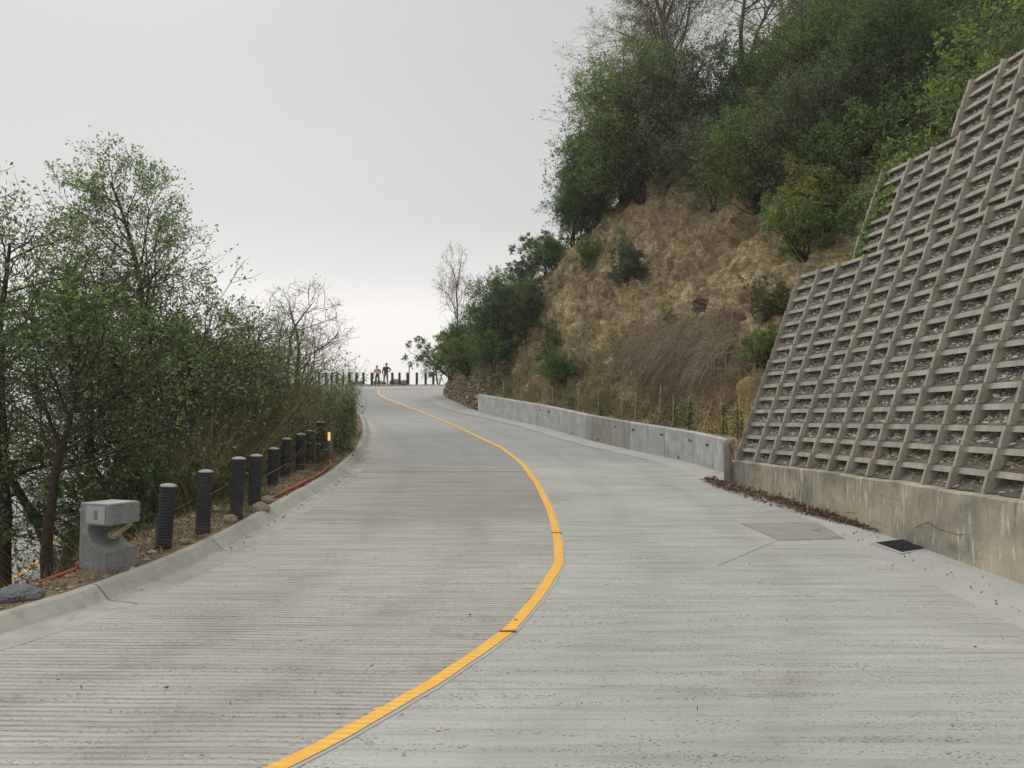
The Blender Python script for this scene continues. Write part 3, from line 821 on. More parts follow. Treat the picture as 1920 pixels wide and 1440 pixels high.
# cracks in the plinth's render
mb = MB()
def crack(pxs, w=.0045):
    P = []
    for px, py in pxs:
        d = ray(px, py); best = None
        for s_ in np.arange(0, LEN, .02):
            x, y, _ = cpt(s_, 0, 0); e_ = abs(x / y - d.x / d.y)
            if best is None or e_ < best[0]: best = (e_, s_, d.z / d.y * y)
        P.append((best[1], best[2]))
    Q = []
    for (a, b_), (c_, d_) in zip(P[:-1], P[1:]):
        for k in range(4):
            t_ = k / 4; Q.append((a + (c_ - a) * t_ + rr.uniform(-.008, .008), b_ + (d_ - b_) * t_ + rr.uniform(-.008, .008)))
    Q.append(P[-1])
    for (a, b_), (c_, d_) in zip(Q[:-1], Q[1:]):
        ww = w * rr.uniform(.5, 1.2)
        mb.add([cpt(a, -.0035, b_ - ww), cpt(c_, -.0035, d_ - ww), cpt(c_, -.0035, d_ + ww), cpt(a, -.0035, b_ + ww)], [(0, 1, 2, 3)])
crack([(1714,1005),(1716,990),(1728,983),(1740,980),(1750,984),(1764,994),(1785,998),(1800,1004),(1808,1002)])
crack([(1580,970),(1583,959),(1598,962),(1610,960),(1613,967)], .003)
crack([(1632,982),(1640,976),(1655,984),(1664,988)], .0025)
crack([(1650,928),(1668,934),(1690,940)], .002)
wall_world(mb.build('crack', m_plain('crack_line', (0.07, 0.06, 0.045), 1, .2, bmp=0), crib))
# vertical drain pipe standing where the two walls meet
pp0 = on_road(1365, 906); zz0 = float(zr(pp0.y))
dp = empty('drain_pipe', (pp0.x - .07, pp0.y - .25, zz0), 0, 'grey brown upright pipe standing where the low wall meets the crib wall plinth', 'pipe')
mb = MB(); mb.lathe([(.080, 0), (.088, .02), (.088, .76), (.098, .78), (.098, .95), (.09, .97)], 20)
mb.build('pipe', m_plain('grey_pipe', (0.27, 0.245, 0.225), 0.7, .15, 5, .1), dp, True)
mb = MB(); mb.tube([(.0, -.108, .90), (.04, -.108, .80), (.09, -.08, .70), (.13, -.02, .55)], .011, 6)
mb.build('cable', m_plain('red_cable', (0.36, 0.03, 0.025), 0.6, .1), dp, True)

# drain grate
gq = [on_road(*p, .075) for p in ((1639.7,1016.6),(1704,1014.5),(1760.6,1032),(1691,1036))]
gc = sum((Vector((p.x, p.y)) for p in gq), Vector((0, 0))) / 4
gz = float(zr(gc.y)) + .088
gr = empty('drain_grate', (gc.x, gc.y, gz), 0, 'black metal drain grate set in the road edge below the crib wall', 'grate')
gr.rotation_euler = (math.atan((float(zr(gc.y + .3)) - float(zr(gc.y - .3))) / .6), -math.atan(.085), 0)
ins = [Vector((p.x - gc.x, p.y - gc.y)) for p in gq]
print('grate', ins)
mb = MB()
for k in range(4):
    a, b_ = ins[k], ins[(k + 1) % 4]
    mb.hexa([(*a * .98, -.05), (*b_ * .98, -.05), (*b_ * 1.16, -.05), (*a * 1.16, -.05), (*a * .98, .012), (*b_ * .98, .012), (*b_ * 1.08, .010), (*a * 1.08, .010)])
mb.build('frame', M['gutter'], gr)
mb = MB(); mb.add([(*p * 1.0, .002) for p in ins], [(0, 1, 2, 3)]); mb.build('sump', m_plain('black_void', (0.006, 0.006, 0.006), 1, .1, bmp=0), gr)
mb = MB()
def lerp(a, b, f): return a + (b - a) * f
for k in range(11):
    f = (k + .5) / 11; a = lerp(ins[0], ins[1], f) * .98; b_ = lerp(ins[3], ins[2], f) * .98; mb.tube([(*a, .014), (*b_, .014)], .005, 4)
for k in range(6):
    f = (k + .5) / 6; a = lerp(ins[0], ins[3], f) * .98; b_ = lerp(ins[1], ins[2], f) * .98; mb.tube([(*a, .011), (*b_, .011)], .005, 4)
mb.build('bars', m_plain('black_iron', (0.022, 0.023, 0.026), 0.5, .3), gr)

# repaired patch in the right lane
q = [on_road(*p) for p in ((1385,981),(1568,979),(1612,1010),(1462,1014))]
mb = MB(); mb.add([(p.x, p.y, float(zr(p.y)) + .004) for p in q], [(0, 1, 2, 3)])
tag(mb.build('road_patch', m_concrete('patch_concrete', (0.26, 0.245, 0.215), (0.34, 0.325, 0.29), sc=3, streaks=False)), kind='structure')
mb = MB()
for k in range(60):
    a = rr.uniform(0, 6.28); r_ = rr.uniform(0, 1); c0_ = on_road(1525, 995)
    x, y = c0_.x + .42 * r_ * math.cos(a), c0_.y + .22 * r_ * math.sin(a); z = float(zr(y)) + .007
    mb.add([(x, y, z), (x + rr.uniform(.02, .07), y + rr.uniform(-.004, .004), z), (x + .02, y + .012, z)], [(0, 1, 2)])
tag(mb.build('road_crumbs', M['sand_soil']), kind='structure')
# dotted saw cuts beside the patch and the grate
mb = MB()
for (a, b_, st) in (((1348,1060),(1462,1012),.07),((1462,1013),(1610,1008),.06),((1672,1062),(1693,1038),.07),((1660,1042),(1745,1036),.1)):
    A, B = on_road(*a), on_road(*b_); L = (B - A).length; d = (B - A).normalized()
    for k in range(int(L / st)):
        p = A + d * (k * st + rr.uniform(0, st * .3)); z = float(zr(p.y)) + .008; n_ = Vector((-d.y, d.x)) * .008; e2 = d * st * .24
        mb.add([(*(p - n_ - e2), z), (*(p - n_ + e2), z), (*(p + n_ + e2), z), (*(p + n_ - e2), z)], [(0, 1, 2, 3)])
tag(mb.build('saw_cut', m_plain('dark_cut', (0.11, 0.108, 0.10), 1, .2, bmp=0)), kind='structure')
# ------------------------------------------------------------------ value noise for terrain
_ns = np.random.default_rng(3).random((64, 64, 64)).astype(np.float32)
def vnoise(X, Y, Z, sc):
    x, y, z = X * sc, Y * sc, Z * sc
    xi, yi, zi = np.floor(x).astype(int), np.floor(y).astype(int), np.floor(z).astype(int)
    fx, fy, fz = x - xi, y - yi, z - zi
    fx, fy, fz = [f * f * (3 - 2 * f) for f in (fx, fy, fz)]
    def g(a, b, c): return _ns[(xi + a) % 64, (yi + b) % 64, (zi + c) % 64]
    r = 0
    for a in (0, 1):
        for b in (0, 1):
            for c in (0, 1):
                r = r + g(a, b, c) * (fx if a else 1 - fx) * (fy if b else 1 - fy) * (fz if c else 1 - fz)
    return r
def fbm(X, Y, Z, sc, o=4, gain=0.5):
    r = 0; a = 1; t = 0
    for k in range(o):
        r = r + a * vnoise(X + 17 * k, Y + 5 * k, Z + 9 * k, sc); t += a; a *= gain; sc *= 2.07
    return r / t * 2 - 1

# ------------------------------------------------------------------ hillside on the right
_hk = int(np.argmax(RE[:, 1] > 57.0))
HP = smooth_path(resample([tuple(p) for p in RE[:_hk]] + [(-2.9, 58.2), (-0.3, 60.3), (4.5, 61.8), (10, 62.4), (17, 62.6)], 0.22), 23)
_n0 = normals2(HP); _ang = np.arctan2(_n0[:, 1], _n0[:, 0])
_sp = np.concatenate([[0], np.cumsum(np.hypot(*np.diff(HP, axis=0).T))])
_yy = HP[:, 1]; _i50 = int(np.argmax(_yy > 46)); _a50 = float(np.median(_ang[_i50 - 12:_i50 + 1]))
_t = np.clip((_sp - _sp[_i50]) / 26, 0, 1)
_ang = np.where(np.arange(len(HP)) >= _i50, _a50 * (1 - _t) - 0.30 * _t, _ang)
_kr = np.hanning(33); _kr /= _kr.sum()
_ang = np.convolve(np.pad(_ang, 16, mode='edge'), _kr, mode='valid')
hn = np.stack([np.cos(_ang), np.sin(_ang)], 1)
# broaden the fan of normals so that rows do not cross far up the hill
for _ in range(30):
    hn[1:-1] = (hn[:-2] + hn[1:-1] * 2 + hn[2:]) / 4
hn /= np.linalg.norm(hn, axis=1, keepdims=True)
hs = np.concatenate([[0], np.cumsum(np.hypot(*np.diff(HP, axis=0).T))])
def s_at_y(y):
    m = np.argmax(HP[:, 1]); return float(np.interp(y, HP[:m + 1, 1], hs[:m + 1]))
sc1 = s_at_y(17.4); sl0 = s_at_y(LW[0].y); sl1 = s_at_y(LW[-1].y); ss1 = s_at_y(50)
# profiles: (u, z, absolute?) with equal counts; z relative to the road at the foot unless absolute
def prof_abs(s):
    y = float(np.interp(s, hs, HP[:, 1])); z0 = float(zr(y))
    crib_p = [(0.50, -1.35), (0.75, -1.15), (1.25, Z0 + .4), (2.05, Z0 + 2.2), (2.85, 3.0), (4.1, 4.6), (5.4, 6.3), (11, 11.5), (21, 18.5), (36, 27), (60, 32)]
    zt = z0 + 0.84
    cut_p = [(0.12, zt - .6), (0.22, zt - .10), (1.15, zt + .10), (1.9, zt + 1.15), (3.3, zt + 3.1), (5.2, zt + 5.6), (7.2, zt + 7.9), (10.5, zt + 10.4), (20, zt + 17), (35, zt + 24.5), (60, zt + 28)]
    kz = float(np.interp(y, [18, 24, 33, 40, 48], [1.0, 1.08, 1.36, 1.25, 1.0]))
    cut_p = cut_p[:3] + [(u, zt + (z - zt) * kz) for u, z in cut_p[3:]]
    st_p = [(0.02, z0 - .2), (0.10, z0 + .4), (0.45, z0 + 1.5), (1.1, z0 + 3.0), (2.2, z0 + 4.6), (3.6, z0 + 6.0), (5.4, z0 + 7.4), (9, z0 + 9.4), (18, z0 + 13), (32, z0 + 17), (55, z0 + 18)]
    no_p = [(0.02, z0 - .2), (0.10, z0 + .4), (0.55, z0 + 1.4), (1.3, z0 + 2.2), (2.6, z0 + 3.0), (4.4, z0 + 3.8), (6.5, z0 + 4.4), (9, z0 + 5.2), (13, z0 + 6.5), (18, z0 + 8), (26, z0 + 9)]
    far_p = [(u, z0 + (z - z0) * .6) for u, z in no_p]
    def mix(a, b, f):
        f = min(1, max(0, f)); f = f * f * (3 - 2 * f)
        return [(p[0] + (q[0] - p[0]) * f, p[1] + (q[1] - p[1]) * f) for p, q in zip(a, b)]
    r = mix(crib_p, cut_p, (s - (sc1 - 0.3)) / 2.6)
    r = mix(r, st_p, (s - (sl1 - 1.5)) / 5.0)
    r = mix(r, no_p, (s - (ss1 - 3.0)) / 8.0)
    r = mix(r, far_p, (s - ss1 - 12) / 12)
    return r
NU = 170
def build_hill():
    n = len(hs); V = np.zeros((n, NU, 3)); UU = np.zeros((n, NU)); ZR = np.zeros((n, NU))
    for i in range(n):
        p = np.array(prof_abs(hs[i])); d = np.concatenate([[0], np.cumsum(np.hypot(*np.diff(p, axis=0).T))])
        lin = np.linspace(0, 1, NU); q = d[-1] * (0.45 * lin + 0.55 * lin ** 3)
        u = np.interp(q, d, p[:, 0]); z = np.interp(q, d, p[:, 1])
        V[i, :, 0] = HP[i, 0] + hn[i, 0] * u; V[i, :, 1] = HP[i, 1] + hn[i, 1] * u; V[i, :, 2] = z; UU[i] = u
        ZR[i] = z - zr(HP[i, 1])
    X, Y, Z = V[..., 0], V[..., 1], V[..., 2]
    S = np.repeat(hs[:, None], NU, 1)
    cut = np.clip((S - sc1 - .5) / 2, 0, 1) * np.clip((UU - 1.0) / 0.8, 0, 1)
    big = fbm(X, Y, Z * .7, 0.28, 4); mid = fbm(X, Y, Z, 1.1, 4, .6); fin = fbm(X * 1.0, Y, Z * 1.6, 2.4, 3, .7)
    # slanting erosion ribs
    rib = fbm(S * 1.0, S * 0, Z * .25, 0.9, 3)
    crag = np.abs(fbm(X, Y, Z * 1.4, .8, 5, .68))
    disp = cut * (big * 1.0 + mid * 0.24 + fin * 0.30 + rib * .30 + fbm(S * 1.0, S * 0, Z * .18, 2.1, 3, .6) * .38 * np.clip(1.2 - ZR / 14, 0, 1) - crag * .9 + .15)
    disp += np.clip((UU - 5) / 8, 0, 1) * (big * 1.2)
    V[..., 0] += hn[:, 0][:, None] * disp * .8; V[..., 1] += hn[:, 1][:, None] * disp * .8; V[..., 2] -= disp * .55 * np.clip(UU / 2, 0, 1)
    V[..., 2] += np.clip(1.2 - np.abs(UU - .7), 0, 1) * fin * .06
    stone = np.clip((S - sl1 + .2) / .4, 0, 1) * np.clip((ss1 + 12 - S) / 4, 0, 1) * np.clip((3.6 + big * 1.2 - ZR * 1.0) / .7, 0, 1)
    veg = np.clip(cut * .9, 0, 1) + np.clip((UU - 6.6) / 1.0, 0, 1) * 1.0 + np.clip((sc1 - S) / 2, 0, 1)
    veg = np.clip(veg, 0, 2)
    sand = np.clip(1 - abs(S - sc1 - 3.0) / 3.2, 0, 1) * np.clip((3.4 + big * 1.5 - ZR) / 1.0, 0, 1) * np.clip((UU - .3) / .5, 0, 1)
    sand = np.clip(sand * 2.2, 0, 1)
    i = (np.arange(n - 1)[:, None] * NU + np.arange(NU - 1)[None, :]).ravel()
    F = np.stack([i, i + 1, i + NU + 1, i + NU], 1)
    me = mesh_np('hillside', V.reshape(-1, 3), F, M['soil'], smooth=False, attrs={'stone': stone.ravel(), 'veg': (veg * (1 - sand)).ravel(), 'sand': sand.ravel()})
    tag(link('hillside', me), kind='structure')
    return V, F, UU, S
HV, HF, HU, HS = build_hill()
HB = BVHTree.FromPolygons([tuple(v) for v in HV.reshape(-1, 3)], [tuple(int(a) for a in f) for f in HF])
def on_hill(px, py, fallback=30):
    d = ray(px, py).normalized()
    h = HB.ray_cast(Vector((0, 0, 0)), d)
    if h[0] is None: return None
    return h[0], h[1] if h[1].dot(d) < 0 else -h[1]
for c in ((1330,380),(1180,375),(1010,540),(1250,250),(1500,200),(1700,100),(1200,100),(1100,200),(960,520),(900,600)):
    h = on_hill(*c); print('hill', c, None if h is None else [round(v, 1) for v in h[0]])

# ------------------------------------------------------------------ bank falling away on the left, lower road, ground beyond
KO = smooth_path(KL, 9)
kn = -normals2(KO)                    # outwards
for _ in range(10): kn[1:-1] = (kn[:-2] + kn[1:-1] * 2 + kn[2:]) / 4
kn /= np.linalg.norm(kn, axis=1, keepdims=True)
def bank_z(y, v, zk):
    v = v * (1 + .55 * np.clip((11.5 - y) / 2.0, 0, 1) * np.clip((v - .6) / .4, 0, 1))
    f = np.interp(v, [0.29, 0.5, 1.1, 1.7, 2.6, 5.0, 8.0, 12, 20, 40, 70], [0.14, 0.155, 0.18, 0.02, -0.80, -2.9, -5.2, -7.8, -12, -25, -48])
    near = np.clip((46 - y) / 10, 0, 1)
    floor = -5.15 * near + (1 - near) * -60
    t = zk + f
    return np.where(v < 34, np.maximum(t, floor + 0 * t), np.maximum(t, floor - (v - 34) * 1.2))
def build_bank():
    vs = np.concatenate([np.linspace(0.29, 3.2, 26), np.linspace(3.5, 12, 24), np.linspace(13, 70, 24)])
    n = len(KO); k = len(vs)
    V = np.zeros((n, k, 3))
    V[..., 0] = KO[:, 0][:, None] + kn[:, 0][:, None] * vs; V[..., 1] = KO[:, 1][:, None] + kn[:, 1][:, None] * vs
    zk = zr(KO[:, 1])[:, None] + 0 * vs
    V[..., 2] = bank_z(KO[:, 1][:, None] + 0 * vs, vs[None, :] + 0 * zk, zk)
    X, Y, Z = V[..., 0], V[..., 1], V[..., 2]
    w = np.clip((vs - .42) / .4, 0, 1)
    V[..., 2] += w * (fbm(X, Y, Z * 0, 1.1, 4) * .13 + fbm(X, Y, Z * 0, 4.0, 3) * .06)
    V[..., 2] += np.clip((vs - 3) / 4, 0, 1) * fbm(X, Y, Z * 0, .3, 3) * .35
    i = (np.arange(n - 1)[:, None] * k + np.arange(k - 1)[None, :]).ravel()
    F = np.stack([i, i + k, i + k + 1, i + 1], 1)
    tag(link('embankment', mesh_np('embankment', V.reshape(-1, 3), F, M['bank'])), kind='structure')
    return V, F
BV, BF = build_bank()
BB = BVHTree.FromPolygons([tuple(v) for v in BV.reshape(-1, 3)], [tuple(int(a) for a in f) for f in BF])
def bank_at(x, y):
    h = BB.ray_cast(Vector((x, y, 30)), Vector((0, 0, -1)))
    return h[0].z if h[0] else -5.0
def at_depth(px, py, y):
    d = ray(px, py); return Vector((d.x, d.y, d.z)) * (y / d.y)
def kl_pt(i_or_y, v):
    m = np.argmax(KO[:, 1] > 64)
    y = i_or_y
    j = int(np.argmin(abs(KO[:m, 1] - y))); p = KO[j] + kn[j] * v
    return p

# lower hairpin arm seen through the trees
lz = -4.72
LP = [(-70, 60), (-52, 52), (-38, 41), (-30, 32), (-26, 23), (-25, 14), (-27, 4), (-30, -8)]
def lower_sheet():
    P = resample(LP, 1.0); P = smooth_path(P, 9); nr = normals2(P)
    us = np.linspace(-14, 17, 12); V = np.zeros((len(P), 12, 3))
    V[..., 0] = P[:, 0][:, None] - nr[:, 0][:, None] * us; V[..., 1] = P[:, 1][:, None] - nr[:, 1][:, None] * us
    V[..., 2] = lz + 0 * us
    k = 12; n = len(P); i = (np.arange(n - 1)[:, None] * k + np.arange(k - 1)[None, :]).ravel()
    tag(link('lower_road', mesh_np('lower_road', V.reshape(-1, 3), np.stack([i, i + k, i + k + 1, i + 1], 1), M['lroad'])), kind='structure')
lower_sheet()
def on_flat(px, py, z):
    d = ray(px, py); t = z / d.z; return (d.x * t, d.y * t)
lyl = [on_flat(-60, 1125, lz), on_flat(0, 1097, lz), on_flat(45, 1072, lz), on_flat(80, 1044, lz), on_flat(97, 1020, lz), on_flat(104, 1000, lz)]
print('lyl', lyl)
tag(ribbon(resample(lyl, .5), .15, .006, M['yellow'], 'road_marking', 0, lambda y: lz + 0 * y), kind='structure')
mb = MB()
q = [on_flat(px, py, lz) for px, py in ((-260, 1041), (96, 1041), (150, 1180), (-300, 1180))]
mb.add([(x, y, lz + .003) for x, y in q], [(0, 1, 2, 3)])
tag(mb.build('lower_slab', m_concrete('lower_slab_concrete', (0.27, 0.265, 0.255), (0.36, 0.355, 0.34), sc=.6, streaks=False, bmp=.1)), kind='structure')
# stone parapet beyond the lower road
# base sheet far below so the mountain side continues down into the cloud
def far_ground():
    n = 60; xs = np.linspace(-420, 420, n); ys = np.linspace(-200, 640, n)
    X, Y = np.meshgrid(xs, ys)
    Z = -70 + fbm(X, Y, X * 0, 0.01, 4) * 25
    V = np.stack([X, Y, Z], 2).reshape(-1, 3)
    i = (np.arange(n - 1)[:, None] * n + np.arange(n - 1)[None, :]).ravel()
    return V, np.stack([i, i + 1, i + n + 1, i + n], 1)
# ------------------------------------------------------------------ plants
class Plant:
    def __init__(s, seed):
        s.r = random.Random(seed); s.np = np.random.default_rng(seed)
        s.limbs = []; s.twigs = []; s.lp = []; s.ld = []
    def path(s, p, d, L, nseg, wob, up):
        pts = [Vector(p)]; d = Vector(d).normalized()
        for k in range(nseg):
            d = (d + Vector((s.r.gauss(0, wob), s.r.gauss(0, wob), s.r.gauss(0, wob) + up))).normalized()
            pts.append(pts[-1] + d * (L / nseg))
        return pts
    @staticmethod
    def at(pts, f):
        x = f * (len(pts) - 1); i = min(int(x), len(pts) - 2); t = x - i
        return pts[i].lerp(pts[i + 1], t), (pts[i + 1] - pts[i]).normalized()
    def side(s, d, ang):
        a = d.orthogonal().normalized(); a.rotate(Matrix.Rotation(s.r.uniform(0, 6.283), 3, d))
        return (d * math.cos(ang) + a * math.sin(ang)).normalized()
    def leaves(s, pts, n, spread, f0=0.15):
        for _ in range(n):
            p, d = s.at(pts, s.r.uniform(f0, 1))
            s.lp.append((p.x + s.r.gauss(0, spread), p.y + s.r.gauss(0, spread), p.z + s.r.gauss(0, spread)))
            s.ld.append((d.x, d.y, d.z))

def _tubes(lst, n):
    Vs = []; Fs = []; b = 0
    for pts, r0, r1 in lst:
        k = len(pts); P = np.array([tuple(p) for p in pts])
        d = np.gradient(P, axis=0); d /= (np.linalg.norm(d, axis=1, keepdims=True) + 1e-9)
        ref = np.where(np.abs(d[:, 2:3]) > .9, np.array([[1., 0, 0]]), np.array([[0, 0, 1.]]))
        a = np.cross(d, ref); a /= (np.linalg.norm(a, axis=1, keepdims=True) + 1e-9); c = np.cross(d, a)
        th = np.arange(n) * 2 * math.pi / n
        rad = np.linspace(r0, r1, k)[:, None, None]
        V = P[:, None, :] + rad * (a[:, None, :] * np.cos(th)[None, :, None] + c[:, None, :] * np.sin(th)[None, :, None])
        Vs.append(V.reshape(-1, 3))
        i = np.arange(k - 1)[:, None] * n; j = np.arange(n)[None, :]; j2 = (j + 1) % n
        Fs.append(np.stack([(i + j), (i + j2), (i + n + j2), (i + n + j)], 2).reshape(-1, 4) + b)
        b += k * n
    return (np.concatenate(Vs), np.concatenate(Fs)) if Vs else (np.zeros((0, 3)), np.zeros((0, 4), int))

def leaf_quads(P, D, size, rng, asp=0.5, fold=0.0, droop=0.0):
    n = len(P); P = np.asarray(P, float); D = np.asarray(D, float)
    d = D * .6 + rng.normal(0, .8, (n, 3)); d[:, 2] -= droop
    d /= np.linalg.norm(d, axis=1, keepdims=True)
    q = rng.normal(0, 1, (n, 3)); q[:, 2] *= .5; w = np.cross(d, q); w /= (np.linalg.norm(w, axis=1, keepdims=True) + 1e-9)
    L = size * rng.uniform(.6, 1.35, (n, 1)); W = L * asp * .5
    V = np.stack([P, P + d * L * .5 + w * W, P + d * L, P + d * L * .5 - w * W], 1).reshape(-1, 3)
    F = np.arange(n * 4).reshape(n, 4)
    return V, F

def make_plant(seed, H, kind, leaf_mat, bark, twig, leaf=0.06, dens=1.0, spread=1.0, lean=(0, 0), asp=.5):
    """kinds: tree, broad, bush, bare, airy"""
    P = Plant(seed); r = P.r
    if kind in ('tree', 'airy', 'broad', 'low'):
        stems = [((0, 0, -.3), (lean[0], lean[1], 1), H * (.95 if kind == 'tree' else .8), H * .014 + .02)]
        if kind == 'low':
            for q_ in range(2): stems.append(((r.uniform(-.15, .15), r.uniform(-.15, .15), -.3), (r.uniform(-.7, .7), r.uniform(-.7, .7), 1), H * r.uniform(.55, .8), H * .012 + .012))
        if kind == 'airy':
            stems.append(((.05, 0, -.3), (r.uniform(-.4, .4), r.uniform(-.4, .4), 1), H * .75, H * .012 + .015))
    elif kind == 'bare':
        stems = [((0, 0, -.2), (lean[0] + r.uniform(-.25, .25), lean[1] + r.uniform(-.25, .25), 1), H * r.uniform(.7, .95), H * .014 + .01) for _ in range(2)]
    else:
        stems = [((r.uniform(-.1, .1) * H * .5, r.uniform(-.1, .1) * H * .5, -.2), (r.uniform(-.8, .8) * spread + lean[0], r.uniform(-.8, .8) * spread + lean[1], 1), H * r.uniform(.5, .95), H * .010 + .008) for _ in range(7)]
    for p0, d0, L0, r0 in stems:
        st = P.path(p0, d0, L0, 12, .09 if kind != 'bare' else .12, .03)
        P.limbs.append((st, r0, r0 * .15))
        n1 = {'tree': 48, 'airy': 22, 'broad': 26, 'low': 20, 'bare': 12, 'bush': 9}[kind]
        for k in range(n1):
            lo = {'tree': .16, 'airy': .48, 'broad': .52, 'low': .06, 'bare': .25, 'bush': .12}[kind]
            f = lo + (1 - lo) * (k + r.random()) / n1
            p, d = P.at(st, f)
            shape = {'tree': (1 - f) * .82 + .26, 'low': .75 * math.sin(math.pi * min(1, .22 + f * .72)) + .2, 'airy': .55 * math.sin(math.pi * min(1, f * .9)) + .25, 'broad': .75 * math.sin(math.pi * min(1, .1 + f * .85)) + .2,
                     'bare': .8 * (1 - f) + .3, 'bush': .45 * (1 - f) + .3}[kind]
            L1 = H * .42 * shape * r.uniform(.65, 1.3) * spread
            ang = r.uniform(.75, 1.25) if kind != 'bare' else r.uniform(.4, .9)
            l1 = P.path(p, P.side(d, ang), L1, 7, .14, .05 if kind != 'airy' else -.01)
            r1 = max(.006, r0 * (1 - f * .8) * .42)
            P.limbs.append((l1, r1, .004))
            n2 = int((8 if kind != 'bare' else 7) * max(.6, L1 / 1.2))
            n2 = min(n2, 14)
            for j in range(n2):
                f2 = .2 + .8 * (j + r.random()) / n2
                p2, d2 = P.at(l1, f2)
                L2 = L1 * (.55 * (1 - f2) + .22) * r.uniform(.7, 1.3)
                l2 = P.path(p2, P.side(d2, r.uniform(.5, 1.1)), L2, 4, .2, .03)
                P.twigs.append((l2, .0065, .003))
                n3 = 4 if kind != 'bare' else 4
                for q in range(n3):
                    p3, d3 = P.at(l2, r.uniform(.3, 1))
                    l3 = P.path(p3, P.side(d3, r.uniform(.4, 1.0)), L2 * r.uniform(.3, .6) + .06, 3, .22, 0)
                    P.twigs.append((l3, .0038, .002))
                    P.leaves(l3, int(round(dens * (7 if kind != 'bare' else 4) * r.uniform(.5, 1.5))), .035 * H / 5)
                P.leaves(l2, int(dens * (4 if kind != 'bare' else 1)), .03 * H / 5)
    tv, tf = _tubes([l for l in P.limbs if l[1] > .02], 7)
    t2v, t2f = _tubes([l for l in P.limbs if l[1] <= .02], 5)
    trunk_V = np.concatenate([tv, t2v]); trunk_F = np.concatenate([tf, t2f + len(tv)])
    wv, wf = _tubes(P.twigs, 3)
    if len(P.lp):
        lv, lf = leaf_quads(P.lp, P.ld, leaf, P.np, asp)
    else: lv, lf = np.zeros((0, 3)), np.zeros((0, 4), int)
    top = float(np.percentile(np.concatenate([wv, lv])[:, 2], 99.7)); trunk_V = trunk_V * (H / top); wv = wv * (H / top); lv = lv * (H / top)
    cr_V = np.concatenate([wv, lv]); cr_F = np.concatenate([wf, lf + len(wv)])
    mi = np.concatenate([np.zeros(len(wf), int), np.ones(len(lf), int)])
    return (mesh_np('trunk', trunk_V, trunk_F, bark, smooth=True), mesh_np('crown', cr_V, cr_F, [twig, leaf_mat], mi), len(lf))

PROTO = {}
def proto(key, *a, **k):
    PROTO[key] = make_plant(*a, **k)
proto('wispy', 101, 8.6, 'tree', M['leaf_fine'], M['bark'], M['twig'], leaf=.062, dens=1.3, spread=.86)
proto('wispy2', 102, 7.0, 'airy', M['leaf_fine'], M['bark'], M['twig'], leaf=.056, dens=.8, spread=.85)
proto('deep', 103, 6.0, 'broad', M['leaf_deep'], M['bark'], M['twig'], leaf=.066, dens=.85, spread=.95)
proto('deep2', 104, 5.4, 'low', M['leaf_olive'], M['bark'], M['twig'], leaf=.065, dens=.8, spread=.95)
proto('bare', 105, 4.6, 'bare', M['leaf_olive'], M['bark_grey'], M['twig_pale'], leaf=.04, dens=.55, spread=1.0)
proto('bare2', 106, 6.5, 'bare', M['leaf_olive'], M['bark_grey'], M['twig'], leaf=.055, dens=.9, spread=1.1)
proto('tall_bare', 107, 8.0, 'airy', M['leaf_yellow'], M['bark_grey'], M['twig_pale'], leaf=.060, dens=.75, spread=1.15)
proto('bush', 108, 2.6, 'bush', M['leaf_olive'], M['bark'], M['twig'], leaf=.06, dens=1.3)
proto('bush_deep', 109, 3.0, 'bush', M['leaf_deep'], M['bark'], M['twig'], leaf=.075, dens=1.3)
proto('bush_bright', 110, 2.6, 'bush', M['leaf_bright'], M['bark'], M['twig'], leaf=.065, dens=1.2)
proto('bush_blue', 111, 2.8, 'bush', M['leaf_blue'], M['bark'], M['twig'], leaf=.075, dens=1.3)
proto('bush_yellow', 112, 2.6, 'bush', M['leaf_yellow'], M['bark'], M['twig'], leaf=.08, dens=.9)
proto('hill_tree', 113, 6.0, 'low', M['leaf_bright'], M['bark'], M['twig'], leaf=.088, dens=.8, spread=1.0)
proto('hill_dark', 114, 5.2, 'low', M['leaf_deep'], M['bark'], M['twig'], leaf=.098, dens=.95, spread=1.0)
proto('hill_blue', 115, 5.0, 'low', M['leaf_blue'], M['bark'], M['twig'], leaf=.08, dens=.9, spread=1.0)
print('leaves', {k: v[2] for k, v in PROTO.items()})
prng = random.Random(77)
def plant(key, name, loc, H, rz, label, cat, group=None, tilt=(0, 0), wide=1.0):
    tr, cr, _ = PROTO[key]
    base = {'wispy': 8.6, 'wispy2': 7, 'deep': 6, 'deep2': 5.4, 'bare': 4.6, 'bare2': 6.5, 'tall_bare': 8, 'bush': 2.6, 'bush_deep': 3, 'bush_bright': 2.6, 'bush_blue': 2.8, 'bush_yellow': 2.6, 'hill_tree': 6, 'hill_dark': 5.2, 'hill_blue': 5.0}[key]
    s = H / base
    o = empty(name, loc, rz, label, cat, group)
    o.rotation_euler = (tilt[0], tilt[1], rz); o.scale = (s * wide, s * wide, s)
    link('trunk', tr, o); link('crown', cr, o)
    return o
def bankpx(px, py, y):
    p = at_depth(px, py, y); return Vector((p.x, p.y, bank_at(p.x, p.y)))
def top_h(p, top_py):   # height so that the crown top reaches the pixel row
    return (784 - top_py) / 1440 * p.y - p.z

